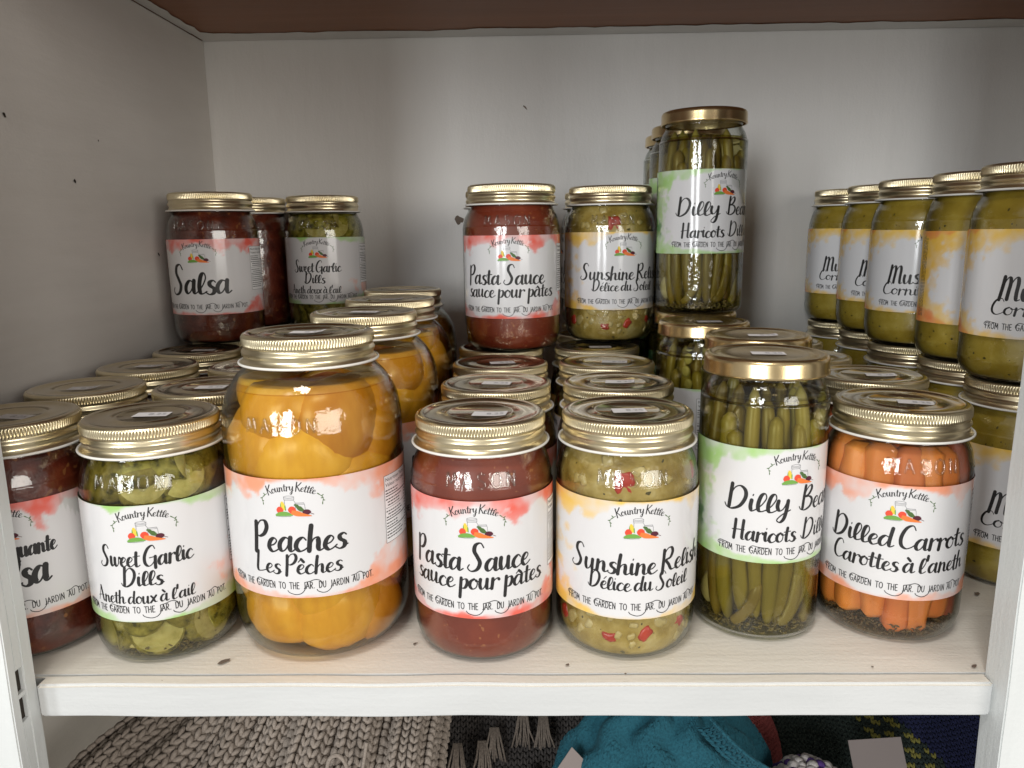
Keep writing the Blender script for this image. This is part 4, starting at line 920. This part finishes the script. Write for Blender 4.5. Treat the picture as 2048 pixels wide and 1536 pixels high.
mb.tube(cr([(.045, -.040, .072), (.060, -.043, .0775), (.078, -.042, .075), (.090, -.038, .066)], 6), .0024, 8); obj('yarn_loop', mb.mesh('yarn_loop'), W_CREAM, sc)
# dark scarf with cream fringe
dk = tag(obj('fringed_scarf', None, loc=(.397, .10, -.190)), 'charcoal knit scarf with cream fringe tufts between the cream and teal knits', 'scarf')
knit('knit_panel', lambda u, v: Vector((-.06+.13*u, -.02+.06*v+.004*sin(u*9), .012+.075*v)), 30, 22, 1.0, [W_DARK], dk)
for (x, y, z, L) in ((-.030, -.006, .050, .024), (-.012, -.006, .052, .022), (-.003, -.002, .060, .022), (.018, .006, .068, .024), (.033, .004, .066, .022), (.024, -.016, .036, .018), (-.044, -.008, .046, .022)):
    mb = MB()
    for q in range(9):
        a = (q-4)*.0011; mb.tube([(x+a*.6, y, z), (x+a*1.1+random.uniform(-.001, .001), y-.006, z-L*.5), (x+a*1.7+random.uniform(-.001, .001), y-.008, z-L*random.uniform(.85, 1.1))], .0008, 5)
    obj('fringe_tuft', mb.mesh('fringe_tuft'), W_TAUPE, dk)
# teal cabled hat
th = tag(obj('knit_hat', None, loc=(.510, .055, -.192)), 'teal blue cable knit hat tucked under the shelf', 'hat')
def fd(cx, cy, cz, rx, ry, rz, amp=0, fr=9):
    def f(u, v):
        a = -.25*pi-1.5*pi*(u)*.0+pi*(1.08-u*1.16); e = -.35+1.75*v
        k = 1+amp*sin(a*fr+sin(v*20)*.9)
        return Vector((cx+rx*k*cos(a)*cos(e), cy-ry*k*abs(1)*sin(a)*cos(e), cz+rz*k*sin(e)))
    return f
def ft(u, v):
    a = pi*(1.05-1.10*u); e = -.30+1.60*v; cab = 1+.045*sin(u*34+.9*sin(v*26))
    return Vector((-.076*cab*cos(a)*-1*cos(e)*1.0, -.050*cab*sin(a)*cos(e), .030+.090*cab*sin(e)))
knit('crown', lambda u, v: ft(1-u, v), 44, 30, 1.15, [W_TEAL], th)
bp = cr([(.012, -.040, .124), (.030, -.044, .106), (.050, -.042, .090), (.068, -.034, .073), (.078, -.020, .055)], 8)
def fb(u, v):
    q = min(max(u, 0), .999)*(len(bp)-1); i = int(q); a, b = Vector(bp[i]), Vector(bp[i+1]); p = a.lerp(b, q-i); an = -1.9+3.0*v
    return p+Vector((cos(an)*.006+.003, -sin(an)*.006*0-.006*cos(an-1.2), sin(an)*.008))
knit('brim', fb, 26, 5, 1.1, [W_TEAL], th)
# dusty red knit behind the hat
rd = tag(obj('winter_hat', None, loc=(.556, .105, -.188)), 'dusty red knit cap peeking out behind the teal hat', 'hat')
def fr_(u, v):
    a = pi*u; e = -.2+1.5*v; return Vector((.052*cos(pi-a)*-1*-1*cos(e), -.034*sin(a)*cos(e), .010+.085*sin(e)))
knit('knit_dome', fr_, 40, 34, 1.1, [W_RED], rd)
# dark patterned pullover
pu = tag(obj('knit_pullover', None, loc=(.680, .09, -.210)), 'dark green pullover with olive motif and navy yoke folded below the shelf', 'pullover')
def cp(u, v, i, j):
    if u > .50+.42*(1-v) : return 1 if ((i+2*j) % 5 < 2 and u > .90) else 2
    if .34+.36*(1-v) < u: return 1 if (i+j) % 4 < 2 and (i*3+j) % 3 else 0
    return 0
knit('knit_panel', lambda u, v: Vector((-.095+.20*u, -.045+.11*v+.004*sin(u*7), .022+.062*v+.006*sin(u*6+1))), 56, 34, 1.1, [W_GREEN, W_YEL, W_NAVY], pu, cp)
# beaded crochet
cb = tag(obj('crochet_purse', None, loc=(.597, .030, -.166)), 'white and purple bobbled crochet piece beside the teal hat', 'crochet')
mb = MB(); mb2 = MB()
for i in range(150):
    a = i*2.39996; e = math.asin(min(1, .12+.88*i/150)); p = Vector((.027*cos(a)*cos(e), .022*sin(a)*cos(e), .028+.029*sin(e))); n_ = p.normalized(); r_ = random.uniform(.0028, .0044)
    (mb2 if i % 3 == 0 else mb).ell(p, ((r_, 0, 0), (0, r_, 0), (0, 0, r_)), 8, 5)
mb.ell((0, 0, .026), ((.025, 0, 0), (0, .020, 0), (0, 0, .027)), 16, 10)
obj('white_bobbles', mb.mesh('white_bobbles'), W_WHITE, cb); obj('purple_bobbles', mb2.mesh('purple_bobbles'), W_PURP, cb)
# two paper tags
def card(name, pts, label, lines):
    pts = [Vector(q)+Vector((.018, .042, -.031)) for q in pts]; c = pts[0].copy(); o = tag(obj(name, None, loc=c), label, 'tag'); a, b, d = [Vector(q)-c for q in pts]; n_ = (b-a).cross(d-a).normalized()*.0006; e = d
    V = []; 
    for q in (a, b, b+(d-a), d): V += [q, q-n_]
    obj('card_sheet', mesh('card_sheet', V, [(0, 2, 4, 6), (1, 7, 5, 3), (0, 1, 3, 2), (2, 3, 5, 4), (4, 5, 7, 6), (6, 7, 1, 0)], False), M_CARD, o)
    if lines:
        mb = MB()
        for u0, u1, v in lines:
            p = a+(b-a)*u0+(d-a)*v; q = a+(b-a)*u1+(d-a)*v; w = (d-a)*.018; mb.add([p+n_*1.2*s_ for s_ in ()] or [p+n_, q+n_, q+w+n_, p+w+n_], [(0, 1, 2, 3)])
        obj('print_line', mb.mesh('print_line', False), M_GREYINK, o)
card('price_tag', [(.6100, .004, -.0715), (.6440, .004, -.0690), (.6160, -.012, -.115)], 'grey pink cardboard tag lying on the dark pullover', [(.42, .72, .28), (.40, .7, .36)])
card('swing_tag', [(.4290, -.006, -.0690), (.4405, -.010, -.0800), (.4120, -.016, -.0890)], 'small pale paper tag hanging beside the teal hat', [])
